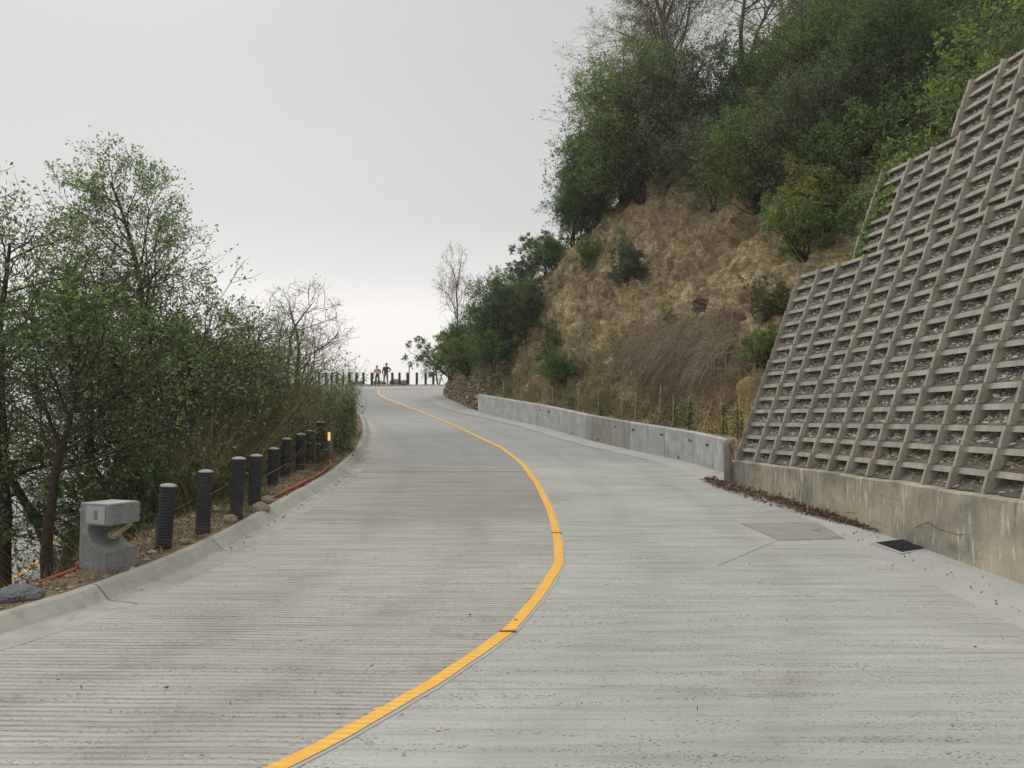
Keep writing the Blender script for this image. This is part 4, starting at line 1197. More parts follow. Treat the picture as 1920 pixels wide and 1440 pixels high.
# left side trees
def ltree(key, px, y, top, label, rz=0, tilt=(0, 0), wide=1.0, name='tree', cat='tree', group=None):
    p = at_depth(px, 784, y); b = Vector((p.x, p.y, bank_at(p.x, p.y)))
    return plant(key, name, b, top_h(b, top), rz, label, cat, group, tilt, wide)
ltree('deep', 96, 12.2, 490, 'broad dark green tree with the thick black trunk left of the numbered block', 0.4, wide=1.05)
ltree('wispy', 255, 17.5, 252, 'tallest airy tree on the left, its pointed wispy crown high above the bollards', 2.2, (0, R(2)), wide=.95)
ltree('wispy2', 175, 17.0, 440, 'slender fine leaved tree rising between the dark tree and the tallest tree', 1.0)
ltree('wispy2', 30, 15.5, 365, 'fine leaved tree cut by the left edge of the photo, second highest crown there', 3.9, wide=1.0)
ltree('deep2', 395, 19.0, 610, 'bushy olive tree just right of the tallest tree, behind the second bollard', 1.2, wide=1.0)
ltree('wispy2', 440, 24.0, 565, 'thin pale tree leaning over the dry brush, left of the leafless tree', 5.0, wide=.8)
ltree('bare', 568, 27.0, 520, 'nearly leafless twisted little tree standing above the dry brush near the far bollards', 3.9, (0, R(-6)), wide=1.25)
ltree('bare', 500, 26.0, 560, 'sparse branching tree above the dry brush, left of the leafless twisted one', 2.4, (0, R(-4)), wide=1.1)
ltree('deep2', 300, 20.0, 640, 'dense low olive tree filling the gap under the tallest crown', 4.2, wide=1.1)
bsh = [('bush', 330, 15.5, 760, 'olive bush behind the first black bollard'), ('bush_deep', 285, 15.5, 830, 'dark green bush right behind the numbered block'),
       ('bush', 410, 18.5, 770, 'olive bush behind the second and third bollards'), 
       
       ('bush_yellow', 390, 15.0, 860, 'yellow green sapling bush just behind the second bollard')]
for k, (key, px, y, top, lab) in enumerate(bsh):
    p = at_depth(px, 784, y); b = Vector((p.x, p.y, bank_at(p.x, p.y)))
    plant(key, 'bush', b, max(1.0, top_h(b, top)), k * 1.3, lab, 'bush', 'bushes on the left bank', wide=1.0 if top_h(b, top) < 3 else (.42 if px < 300 else .6))

# right side: named trees and shrubs on the hill (pixel of the base, crown height in metres)
def htree(key, px, py, H, label, name='tree', cat='tree', wide=1.0, rz=None, group=None, out=0.0, tilt=(0, 0)):
    h = on_hill(px, py)
    if h is None:
        for dy in range(5, 200, 5):
            h = on_hill(px, py + dy)
            if h: break
    if h is None: print('no hill at', px, py); return
    p = h[0] + h[1] * out
    return plant(key, name, p, H, prng.uniform(0, 6.28) if rz is None else rz, label, cat, group, tilt, wide)
HT = [
 ('hill_tree', 1205, 366, 6.8, 'pale green feathery tree leaning out highest on the left shoulder of the hill', .9),
 ('wispy2', 1165, 368, 7.0, 'grey green airy tree reaching furthest left from the hill crest', .85),
 ('hill_dark', 1075, 432, 4.2, 'dense dark green tree at the upper left corner of the bare soil cut', .85),
 ('hill_dark', 1130, 395, 5.0, 'dark tree over the left end of the soil cut, right of the corner tree', 1.0),
 ('tall_bare', 1262, 262, 10.0, 'tall thin nearly leafless tree on the skyline, left of the two', 1.0),
 ('tall_bare', 1400, 160, 9.5, 'tall leafless spreading tree on the skyline near the top middle', 1.15),
 ('bare2', 1300, 220, 10.5, 'bare branching tree between the two tall skyline trees', 1.1),
 ('tall_bare', 1500, 90, 7.0, 'sparse tree rising out of the top edge over the dark thicket', 1.1),
 ('hill_blue', 1260, 340, 6.4, 'bluish green tree above the middle of the soil cut', 1.1),
 ('hill_dark', 1200, 375, 4.6, 'dark rounded tree at the lip of the soil cut', 1.1),
 ('hill_blue', 1340, 385, 3.6, 'bluish leafy tree hanging over the pale scar of the cut', 1.1),
 ('hill_tree', 1420, 400, 3.8, 'feathery bright green tree at the lip of the cut, centre of the slope', 1.1),
 ('hill_tree', 1480, 240, 5.0, 'bright green tree high in the thicket above the feathery one', 1.1),
 ('hill_dark', 1620, 170, 5.0, 'dark tree high on the slope above the crib wall step', 1.2),
 ('hill_tree', 1570, 110, 5.2, 'yellowish green tree near the top edge above the crib wall', 1.1),
 ('hill_blue', 1540, 330, 4.2, 'blue green tree left of the upper crib tier', 1.1),
 ('hill_dark', 1700, 170, 4.2, 'dark tree touching the top step of the crib wall', 1.1),
 ('hill_blue', 1740, 60, 4.6, 'grey green tree in the upper right corner', 1.2),
 ('hill_dark', 1850, 40, 4.5, 'dark tree behind the highest tier of the crib wall', 1.2),
 ('hill_dark', 1370, 280, 5.0, 'dark evergreen in the middle of the wooded slope', 1.1),
 ('hill_dark', 1022, 512, 2.9, 'low dark tree hanging over the left end of the cut below the corner tree', 1.0),
 ('bush_deep', 1040, 478, 2.6, 'dark bushy growth between the two dark trees at the left end of the cut', 1.2),
 ('hill_dark', 1100, 425, 3.4, 'rounded dark shrubby tree on the lip of the cut, second from its left end', 1.1),
 ('hill_blue', 1125, 395, 4.6, 'grey green tree behind the dark corner trees', 1.1),
 ('hill_blue', 1200, 335, 6.0, 'shaded greyish tree behind the pale feathery one', 1.0),
]
for k, (key, px, py, H, lab, w) in enumerate(HT):
    htree(key, px, py, H, lab, wide=w)
HBh = [
 ('bush_yellow', 1560, 420, 2.6, 'yellow leaved bush beside the step of the crib wall', 1.0),
 ('bush_bright', 1610, 330, 2.2, 'light green bush spilling onto the left end of the middle crib tier', .9),
 ('bush_yellow', 1450, 330, 3.0, 'pale yellow green flowering bush in the middle of the thicket', 1.1),
 ('bush_blue', 1180, 530, 2.2, 'lone blue green bush growing out of the bare soil face', 1.1),
 ('bush_bright', 1095, 500, 1.3, 'small light green bush at the left edge of the soil face', 1.0),
 ('bush', 1262, 632, 1.0, 'olive bush in the middle of the soil face', 1.0),
 ('bush', 1040, 660, 1.6, 'dull green bush low on the left of the soil face', 1.0),
 ('bush_deep', 1060, 720, 1.6, 'dark bush just behind the low wall, left half', 1.0),
 ('bush_bright', 1420, 690, 1.1, 'small green bush against the left edge of the crib wall', 1.0),
 ('bush', 1430, 600, 1.4, 'dry olive bush beside the crib wall halfway up', 1.1),
 ('bush_blue', 1000, 590, 2.4, 'dark shrub on the left skyline of the soil face', 1.0),
 ('bush', 985, 640, 2.2, 'shaded shrub above the stone slope', 1.0),
 ('bush_bright', 1510, 480, 1.8, 'fresh green bush just above the top of the lower crib tier', 1.0),
]
for key, px, py, H, lab, w in HBh:
    htree(key, px, py, H, lab, 'bush', 'bush', w, group='bushes on the right slope')
# around the hill nose
htree('hill_dark', 922, 655, 4.4, 'large rounded dark tree on the stone slope beside the far bend', wide=.95)
htree('hill_dark', 874, 680, 2.9, 'dark tree at the tip of the stone slope, left of the rounded one', wide=.95)
htree('hill_blue', 958, 630, 2.6, 'bluish tree between the rounded dark tree and the soil face', wide=1.1)
htree('bush_deep', 850, 705, 2.6, 'green shrub hanging over the tip of the stone slope', 'bush', 'bush', 1.1)
htree('bush_bright', 880, 700, 2.2, 'light green shrub on the stone slope near the bend', 'bush', 'bush', 1.1)
htree('bush_blue', 990, 545, 2.8, 'thin shrub sticking out from the left skyline of the cut', 'bush', 'bush', 1.1)
htree('bush_deep', 930, 690, 2.4, 'shadowed shrub over the stones left of the low wall end', 'bush', 'bush', 1.1)
p = at_depth(853, 600, 53.0); plant('bare', 'tree', (p.x, p.y, float(zr(53)) + 2.2), 8.3, 1.0, 'pale leafless tree standing clear against the sky at the hill tip', 'tree', None, (0, R(-5)), .70)
p = at_depth(822, 716, 74.0); plant('wispy2', 'tree', (p.x, p.y, float(zr(72)) - .6), 5.0, 2.0, 'airy tree beyond the far bollards at the bend', 'tree', None, (0, R(-14)), 1.1)

# ------------------------------------------------------------------ thicket, brush, grass, litter: stuff nobody could count
def hill_region_points(n, region, seed):
    """random points on the hill surface inside a region test f(px,py,u,s,pos)"""
    rng = np.random.default_rng(seed)
    V = HV; a = V[:-1, :-1]; b = V[1:, :-1]; c = V[:-1, 1:]
    area = np.linalg.norm(np.cross(b - a, c - a), axis=2)
    area = area / np.maximum(1, (np.abs(a[..., 1]) / 22.0)) ** 1.2
    cen = (V[:-1, :-1] + V[1:, 1:]) / 2
    dep = np.maximum(cen[..., 1], .1)
    px = 960 + 1440 * cen[..., 0] / dep; py = 784 - 1440 * cen[..., 2] / dep
    vis = (px > 700) & (px < 2150) & (py > -250) & (py < 1000) & (cen[..., 1] > 4)
    w = area * vis * region(px, py, HU[:-1, :-1], HS[:-1, :-1], cen)
    w = w.ravel(); w = w / w.sum()
    k = rng.choice(len(w), n, p=w); i, j = np.unravel_index(k, area.shape)
    fu, fv = rng.random((n, 1)), rng.random((n, 1))
    P = V[i, j] * (1 - fu) * (1 - fv) + V[i + 1, j] * fu * (1 - fv) + V[i, j + 1] * (1 - fu) * fv + V[i + 1, j + 1] * fu * fv
    nn = np.cross(V[i + 1, j] - V[i, j], V[i, j + 1] - V[i, j]); nn /= (np.linalg.norm(nn, axis=1, keepdims=True) + 1e-9)
    nn *= np.where(nn[:, 2:3] < 0, -1, 1)
    return P, nn, rng
def in_wood(px, py, u, s, c):
    # above the lip of the cut; above and beside the crib wall
    lip = np.interp(px, [960, 1000, 1040, 1100, 1180, 1330, 1460, 1560, 1620, 1700], [520, 500, 450, 415, 370, 380, 410, 465, 455, 600])
    return (py < lip).astype(float) * (px > 960) * ~((s < sc1 + .8) & (u < 5.6))
def clumps(P, nn, rng, per, rad, lift, size, asp, name, mat, label, cat, droop=0.1):
    n = len(P)
    hgt = rng.uniform(lift[0], lift[1], (n, 1)) * (0.5 + .9 * (fbm(P[:, 0], P[:, 1], P[:, 2], .35, 2)[:, None] + .5).clip(0, 1.2))
    C = P + (nn * .55 + np.array([[0, 0, .6]])) * hgt
    r_ = rad * rng.uniform(.5, 1.4, (n, 1, 1))
    off = rng.normal(0, 1, (n, per, 3)); off /= (np.linalg.norm(off, axis=2, keepdims=True) + 1e-9)
    off *= rng.uniform(.45, 1.0, (n, per, 1)) * r_
    off[..., 2] *= .7
    Q = (C[:, None, :] + off).reshape(-1, 3); D = (off / rad + np.array([0, 0, .2])).reshape(-1, 3)
    V, F = leaf_quads(Q, D, size, rng, asp, droop=droop)
    mi = None
    if isinstance(mat, list):
        q = fbm(P[:, 0] + 40, P[:, 1], P[:, 2], .22, 3) + rng.normal(0, .07, n)
        mi = np.repeat(np.digitize(q, np.quantile(q, [.30, .52, .72, .88])), per)
    o = link(name, mesh_np(name, V, F, mat, mi)); tag(o, label, cat, kind='stuff'); return o
P_, n_, g_ = hill_region_points(7600, in_wood, 21)
tk = clumps(P_, n_, g_, 42, .40, (.1, 1.7), .105, .55, 'thicket', [M['leaf_thicket'], M['leaf_deep'], M['leaf_olive'], M['leaf_blue'], M['leaf_bright']], 'tangled mixed green thicket covering the upper hillside above the cut', 'thicket')
def on_stone(px, py, u, s, c):
    z = c[..., 2] - 1.3
    return ((s > sl1 + 1) & (px < 1000) & (py < 700) & (py > 480)).astype(float)
P_, n_, g_ = hill_region_points(700, on_stone, 22)
clumps(P_, n_, g_, 36, .40, (.0, .9), .11, .55, 'creeper', M['leaf_deep'], 'dark creeping foliage over the stone slope at the far bend', 'creeper')
def on_cut(px, py, u, s, c):
    lip = np.interp(px, [960, 1000, 1040, 1100, 1180, 1330, 1460, 1560, 1620], [520, 500, 450, 415, 370, 380, 410, 465, 455])
    g = fbm(c[..., 0], c[..., 1], c[..., 2], .45, 3) * 1.1 + .22 + np.clip((py - 610) / 120, -.35, .7) + np.clip((1080 - px) / 120, 0, .5)
    sand = ((px > 1290) & (py > 690) & (px < 1440)) | ((px > 1200) & (px < 1420) & (py < 640) & (py > 400))
    return ((py >= lip - 10) & (px > 900) & (py < 830) & (s > sc1) & (u > .55)).astype(float) * g.clip(0, 1) * np.where(sand, .10, 1.0)
P_, n_, g_ = hill_region_points(4600, on_cut, 23)
clumps(P_, n_, g_, 15, .20, (.0, .4), .055, .5, 'undergrowth', M['leaf_olive'], 'low olive weeds scattered over the soil face', 'weeds')

def on_cut2(px, py, u, s, c): return on_cut(px, py, u, s, c) * np.clip((py - 450) / 200, .05, 1)
def blades(P, nn, rng, L, w, mat, name, label, cat, up=.7, out=.5, droop=.6, seg=3):
    n = len(P); d = nn * out + rng.normal(0, .45, (n, 3)) + np.array([[0, 0, up]]); d /= np.linalg.norm(d, axis=1, keepdims=True)
    side = np.cross(d, rng.normal(0, 1, (n, 3))); side /= (np.linalg.norm(side, axis=1, keepdims=True) + 1e-9)
    ll = L * rng.uniform(.45, 1.35, (n, 1)); rows = []
    p = P.copy(); dd = d.copy()
    for k in range(seg + 1):
        ww = w * (1 - k / (seg + .3)) * .5
        rows += [p - side * ww, p + side * ww]
        dd = dd + np.array([[0, 0, -droop / seg]]) + rng.normal(0, .12, (n, 3)); dd /= np.linalg.norm(dd, axis=1, keepdims=True)
        p = p + dd * ll / seg
    V = np.stack(rows, 1); m = 2 * (seg + 1)
    f = np.array([[2 * k, 2 * k + 1, 2 * k + 3, 2 * k + 2] for k in range(seg)])
    F = (f[None] + (np.arange(n) * m)[:, None, None]).reshape(-1, 4)
    return tag(link(name, mesh_np(name, V.reshape(-1, 3), F, mat)), label, cat, kind='stuff')
P_, n_, g_ = hill_region_points(2100, on_cut2, 24)
P_ = np.repeat(P_, 26, 0) + g_.normal(0, .07, (2100 * 26, 3)); n_ = np.repeat(n_, 26, 0)
blades(P_, n_, g_, .50, .012, M['dry'], 'dry_grass', 'brown dry grass and dead stems hanging over the soil face', 'grass', up=.35, out=.7, droop=1.5)
def curtain(px, py, u, s, c):
    return np.exp(-((px - 1300) / 75) ** 2 - ((py - 665) / 42) ** 2) * (py < 830)
P_, n_, g_ = hill_region_points(24000, curtain, 25)
blades(P_ + n_ * .35, n_, g_, 1.15, .015, M['dead_vine'], 'dead_vines', 'curtain of dead grey brown vines hanging in the middle of the soil face', 'vines', up=.25, out=.9, droop=2.4, seg=4)

# bank brush on the left
def bank_points(n, y0, y1, v0, v1, seed, wy=None):
    rng = np.random.default_rng(seed); m = np.argmax(KO[:, 1] > 66)
    idx = np.where((KO[:m, 1] > y0) & (KO[:m, 1] < y1))[0]
    j = rng.choice(idx, n); v = rng.uniform(v0, v1, n)
    P = KO[j] + kn[j] * v[:, None] + rng.normal(0, .15, (n, 2))
    z = bank_z(KO[j, 1], v, zr(KO[j, 1]))
    return np.concatenate([P, z[:, None]], 1), np.concatenate([kn[j] * .3, np.ones((n, 1))], 1), rng
P_, n_, g_ = bank_points(34000, 14.5, 40, 1.9, 5.0, 31)
tall = blades(P_, n_, g_, 2.3, .016, M['dry'], 'dry_brush', 'tall dry brown brush on the bank behind the bollards', 'brush', up=1.2, out=.1, droop=.55, seg=5)
P_, n_, g_ = bank_points(1300, 16.5, 40, 2.3, 5.5, 32)
P_[:, 2] += g_.uniform(0.2, 2.6, len(P_))
clumps(P_, n_, g_, 26, .34, (.0, .2), .07, .45, 'brush_leaves', M['leaf_olive'], 'dull green leaves mixed through the dry brush on the bank', 'brush')
P_, n_, g_ = bank_points(7000, 6, 30, .55, 1.8, 33)
blades(P_, n_, g_, .16, .008, M['dry'], 'bank_grass', 'short dead grass on the dirt strip around the bollards', 'grass', up=.6, out=.3, droop=1.2)
P_, n_, g_ = bank_points(900, 9.5, 24, .6, 1.8, 34)
m_ = fbm(P_[:, 0], P_[:, 1], P_[:, 2], .8, 2) > .12
blades(P_[m_].repeat(9, 0) + g_.normal(0, .07, (m_.sum() * 9, 3)) * [1, 1, 0], n_[m_].repeat(9, 0), g_, .2, .010, M['leaf_olive'], 'weeds', 'small green weeds in the dirt between the bollards', 'weeds', up=.8, out=.2, droop=1.0)
def litter(P, rng, size, name, label, lift=.03):
    V, F = leaf_quads(P + np.stack([0 * P[:, 0], 0 * P[:, 0], rng.uniform(0, lift, len(P))], 1), rng.normal(0, 1, P.shape) * [1, 1, .2], size, rng, .45)
    return tag(link(name, mesh_np(name, V, F, M['litter'])), label, 'leaf litter', kind='stuff')
def stone_mesh(P, size, rng, flat=.6):
    n = len(P)
    base = np.array([(1,0,0),(-1,0,0),(0,1,0),(0,-1,0),(0,0,1),(0,0,-1)], float)
    fo = np.array([(0,2,4),(2,1,4),(1,3,4),(3,0,4),(2,0,5),(1,2,5),(3,1,5),(0,3,5)])
    B = base[None] * rng.uniform(.6, 1.3, (n, 6, 1)) * np.stack([rng.uniform(.8, 1.5, n), rng.uniform(.6, 1.1, n), rng.uniform(.3, flat, n)], 1)[:, None, :]
    th = rng.uniform(0, 6.28, n); c_, s_ = np.cos(th), np.sin(th)
    X = B[..., 0] * c_[:, None] - B[..., 1] * s_[:, None]; Y = B[..., 0] * s_[:, None] + B[..., 1] * c_[:, None]
    V = np.stack([X, Y, B[..., 2]], 2) * np.asarray(size)[:, None, None] + P[:, None, :]
    return V.reshape(-1, 3), (fo[None] + np.arange(n)[:, None, None] * 6).reshape(-1, 3)
P_, n_, g_ = bank_points(7500, 5, 27, .32, 2.0, 35)
P_[:, 2] = [bank_at(*p[:2]) + .005 for p in P_]
V, F = stone_mesh(P_, g_.uniform(.008, .035, len(P_)) * (1 + 1.5 * (g_.random(len(P_)) > .96)), g_)
tag(link('rubble', mesh_np('rubble', V, F, M['sand_rock'])), 'small tan stones and clods on the dirt strip beside the kerb', 'rubble', kind='stuff')
P_, n_, g_ = bank_points(5200, 5, 27, .32, 1.9, 38)
P_[:, 2] = [bank_at(*p[:2]) + .01 for p in P_]
litter(P_, g_, .05, 'dead_leaves', 'dry leaves and twigs strewn over the dirt around the bollards', .03)
# masonry blocks standing proud on the stone slope
P_, n_, g_ = hill_region_points(2600, lambda px, py, u, s, c: ((s > sl1 + .3) & (s < ss1 + 6) & (c[..., 2] - zr(c[..., 1]) < 4.2) & (py > 590)).astype(float), 36)
V, F = stone_mesh(P_ + n_ * .02, g_.uniform(.06, .15, len(P_)), g_, .9)
tag(link('rubble_stones', mesh_np('rubble_stones', V, F, M['sand_rock'])), 'rough tan stones facing the slope at the end of the low wall', 'stones', kind='stuff')
# litter of dead leaves against the plinth, and along the planted strip
A_ = [on_road(*p, .03) for p in ((1328,900),(1370,915),(1450,938),(1540,967),(1610,988),(1668,1006))]
A2 = resample([tuple(p) for p in A_], .05)
rng = np.random.default_rng(41); k = rng.choice(len(A2), 3600); f = k / len(A2)
wd = .045 + .085 * np.sin(np.pi * np.clip(f * 1.0 + .12, 0, 1))
nA = normals2(A2)
P_ = A2[k] + nA[k] * (rng.normal(0, 1, (len(k), 1)) * wd[:, None] + .02)
P_ = np.concatenate([P_, (zr(P_[:, 1]) + .03 + .02 * rng.random(len(k)))[:, None]], 1)
litter(P_, rng, .065, 'dead_leaves', 'strip of brown dead leaves against the foot of the crib wall plinth', .07)
P_, n_, g_ = hill_region_points(9000, lambda px, py, u, s, c: ((u > .34) & (u < 1.6) & (s > sc1 + .4) & (s < sl1)).astype(float), 42)
litter(P_, g_, .06, 'dead_leaves', 'brown leaf litter on the planted strip behind the low wall', .05)
# loose leaves and debris on the road: near the right gutter and left kerb
pl = []
for _ in range(70):
    y = prng.uniform(6, 12); x = float(crib_x(y)) - prng.uniform(.1, .7); pl.append((x, y, float(zr(y)) + .1))
for _ in range(90):
    y = prng.uniform(11, 24); p = kl_pt(y, -prng.uniform(.02, .14)); pl.append((p[0], p[1], float(zr(p[1])) + .02))
for _ in range(26):
    px, py = prng.uniform(100, 1900), prng.uniform(980, 1430); p = on_road(px, py); pl.append((p.x, p.y, float(zr(p.y)) + .008))
litter(np.array(pl), np.random.default_rng(5), .045, 'dead_leaves', 'few loose brown leaves scattered over the road surface', .01)
q_ = on_road(1905, 1092)
P_ = np.array([(q_.x + prng.gauss(0, .22), q_.y + prng.gauss(0, .12), float(zr(q_.y)) + .04 + prng.random() * .05) for _ in range(200)])
litter(P_, np.random.default_rng(6), .06, 'dead_leaves', 'small heap of tan dead leaves at the right edge of the road', .04)
# ------------------------------------------------------------------ bollards
M['pipe'] = m_plain('black_corrugated_plastic', (0.034, 0.038, 0.045), 0.5, 0.35, 8, .05, 60, .35)
def m_pipe():
    m, t, b = nmat('lit_rib_dusty_plastic', .5, .35)
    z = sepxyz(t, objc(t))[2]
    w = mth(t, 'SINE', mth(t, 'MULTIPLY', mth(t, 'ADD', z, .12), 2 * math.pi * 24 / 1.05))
    d = mth(t, 'MULTIPLY', rampn(t, mth(t, 'ADD', mth(t, 'MULTIPLY', w, .5), .5), [(.62, 0.0), (.92, 1.0)]), rampn(t, noise(t, pos(t), 7, 4), [(.35, .25), (.65, .8)]))  # paler ring at each rib, painted in for light catching the ridges
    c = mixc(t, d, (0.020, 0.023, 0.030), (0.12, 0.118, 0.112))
    low = t.nodes.new('ShaderNodeMapRange'); low.inputs['From Min'].default_value = .25; low.inputs['From Max'].default_value = -.05; t.links.new(z, low.inputs['Value'])
    c = mixc(t, mth(t, 'MULTIPLY', low.outputs[0], rampn(t, noise(t, pos(t), 10, 4), [(.4, .1), (.6, .6)])), c, (0.16, 0.13, 0.10))
    t.links.new(c, b.inputs['Base Color']); return m
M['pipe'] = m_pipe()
M['cap'] = m_plain('grey_mortar', (0.42, 0.40, 0.36), 0.95, .15, 12, .3)
def pipe_meshes():
    prof = []; n = 24; h = 1.05; r = .118
    for k in range(n):
        z = -.12 + h * k / n; p = h / n
        prof += [(r - .016, z), (r - .016, z + p * .25), (r, z + p * .42), (r, z + p * .80), (r - .016, z + p * .98)]
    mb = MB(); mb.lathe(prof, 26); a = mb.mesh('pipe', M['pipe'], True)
    z = -.12 + h
    mb = MB(); mb.lathe([(r - .004, z - .005), (r + .002, z + .006), (r - .012, z + .018), (r * .6, z + .034), (r * .2, z + .042), (.004, z + .043)], 26)
    return a, mb.mesh('cap', M['cap'], True)
PM = pipe_meshes()
def bollard(loc, label, group, s=1.0, lean=(0, 0)):
    o = empty('bollard', loc, prng.uniform(0, 6), label, 'bollard', group)
    o.rotation_euler = (lean[0], lean[1], 0); o.scale = (s, s, s)
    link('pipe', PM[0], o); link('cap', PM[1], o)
    return o
# (pixel of the foot, distance, foot row)
nb_ = [(305,1033,10.7),(380,996,11.7),(443,962,12.8),(477,948,14.0),(511,922,16.2),(535,898,17.4),(562,886,18.2),(581,876,19.3),(600,857,20.0),(632,862,22.5),(661,812,26.5)]
ords = ['first', 'second', 'third', 'fourth', 'fifth', 'sixth', 'seventh', 'eighth', 'ninth']
NB = []
for k, (px, py, y) in enumerate(nb_):
    p = at_depth(px, py, y)
    if k < 9: lab = f'{ords[k]} black corrugated bollard up the kerb from the numbered concrete block'
    elif k == 9: lab = 'black bollard just right of the lit lamp post, half behind reeds'
    else: lab = 'black bollard almost hidden inside the green reeds'
    z = p.z
    NB.append(p); bollard((p.x, p.y, z), lab, 'black bollards along the near kerb', 0.96, (0, R((4, 2, 2, 1.5, 1, 1, 1, 1, 1, 0, 0)[k])))
fb = [598,611,622,632.5,643.5,655,668.5,681.5,697]
fr = [735.5,749,764,781.5,798,812.5]
FB = []
nl = len(fb)
for k, px in enumerate(fb + fr):
    Y = 66.5 if k < 4 else 67.6
    if k >= nl: Y = 68.3
    p = at_depth(px, 717, Y)
    lab = (f'far bollard, number {nl - k} counting left from the worker in the orange vest' if k < nl else f'far bollard, number {k - nl + 1} counting right from the worker in the orange helmet')
    z = float(zr(p.y)) + .26
    FB.append((p.x, p.y, z)); bollard((p.x, p.y, z), lab, 'black bollards round the far bend', 1.0)
# the kerb top is uneven there; low boulders between the far bollards
def boulder(loc, s, label, group, seed, mat, cat='rock', name='boulder', sc=(1, 1, .7)):
    bm = bmesh.new(); bmesh.ops.create_icosphere(bm, subdivisions=5 if mat is M['dark_rock'] else 3, radius=1)
    q = np.array([v.co[:] for v in bm.verts]) + seed * 3.7
    d = fbm(q[:, 0], q[:, 1], q[:, 2], .9, 6 if mat is M['dark_rock'] else 4, .68)
    for v, k in zip(bm.verts, d): v.co *= (1 + .42 * float(k)); v.co.x *= sc[0]; v.co.y *= sc[1]; v.co.z *= sc[2]
    me = bpy.data.meshes.new(name); bm.to_mesh(me); bm.free(); me.materials.append(mat)
    o = link(name, me, None, loc); o.scale = (s, s, s); return tag(o, label, cat, group)
M['rock'] = m_plain('tan_rock', (0.26, 0.225, 0.175), .95, .4, 3, .8, 12)
M['dark_rock'] = m_plain('dark_grey_rubble', (0.17, 0.175, 0.185), .95, .4, 9, .9, 14)
for k, (px, s, lab) in enumerate([(708, .38, 'tan boulder behind the legs of the worker in the orange vest'), (719.5, .22, 'small boulder between the two workers'), (741, .42, 'boulder just right of the first bollard past the workers'), (755, .40, 'boulder between the second and third bollard past the workers'),
                                 (660, .25, 'low stone among the far bollards left of the workers'), (675, .28, 'low mossy stone two bollards left of the workers')]):
    p = at_depth(px, 716, 69.2); boulder((p.x, p.y, float(zr(69)) + .28), s * 1.25, lab, 'boulders at the far bend', k + 1, M['rock'])
# wire strung from bollard to bollard
mb = MB(); pts = []
wr = [(p.x - .1, p.y, p.z + .50) for p in NB[:10]]
pts = [(wr[0][0] - 1.1, wr[0][1] - .35, wr[0][2] - .18)]
for a, b_ in zip(wr[:-1], wr[1:]):
    pts.append(a); pts.append(((a[0] + b_[0]) / 2 - .02, (a[1] + b_[1]) / 2, (a[2] + b_[2]) / 2 - .05))
pts.append(wr[-1]); mb.tube(pts, .011, 5)
tag(mb.build('steel_cable', m_plain('rusty_cable', (0.09, 0.065, 0.05), .9, .3, 20, 0), None, True), 'thin dark cable strung behind the near bollards', 'cable')
mb = MB()
fw = [(x, y + .05, z + .42) for x, y, z in FB[2:9]]
mb.tube(fw, .012, 4); tag(mb.build('steel_cable', bpy.data.materials['rusty_cable'], None), 'thin cable strung between the far bollards left of the workers', 'cable')
# post beyond the far bollards
p = at_depth(767, 716, 69.5); mb = MB(); z = float(zr(70)); mb.tube([(p.x, p.y, z - .2), (p.x, p.y, z + 1.9)], .045, 8)
tag(mb.build('post', m_plain('grey_post', (0.20, 0.195, 0.19), .7, .2), None), 'thin grey post taller than the far bollards beside it', 'post')

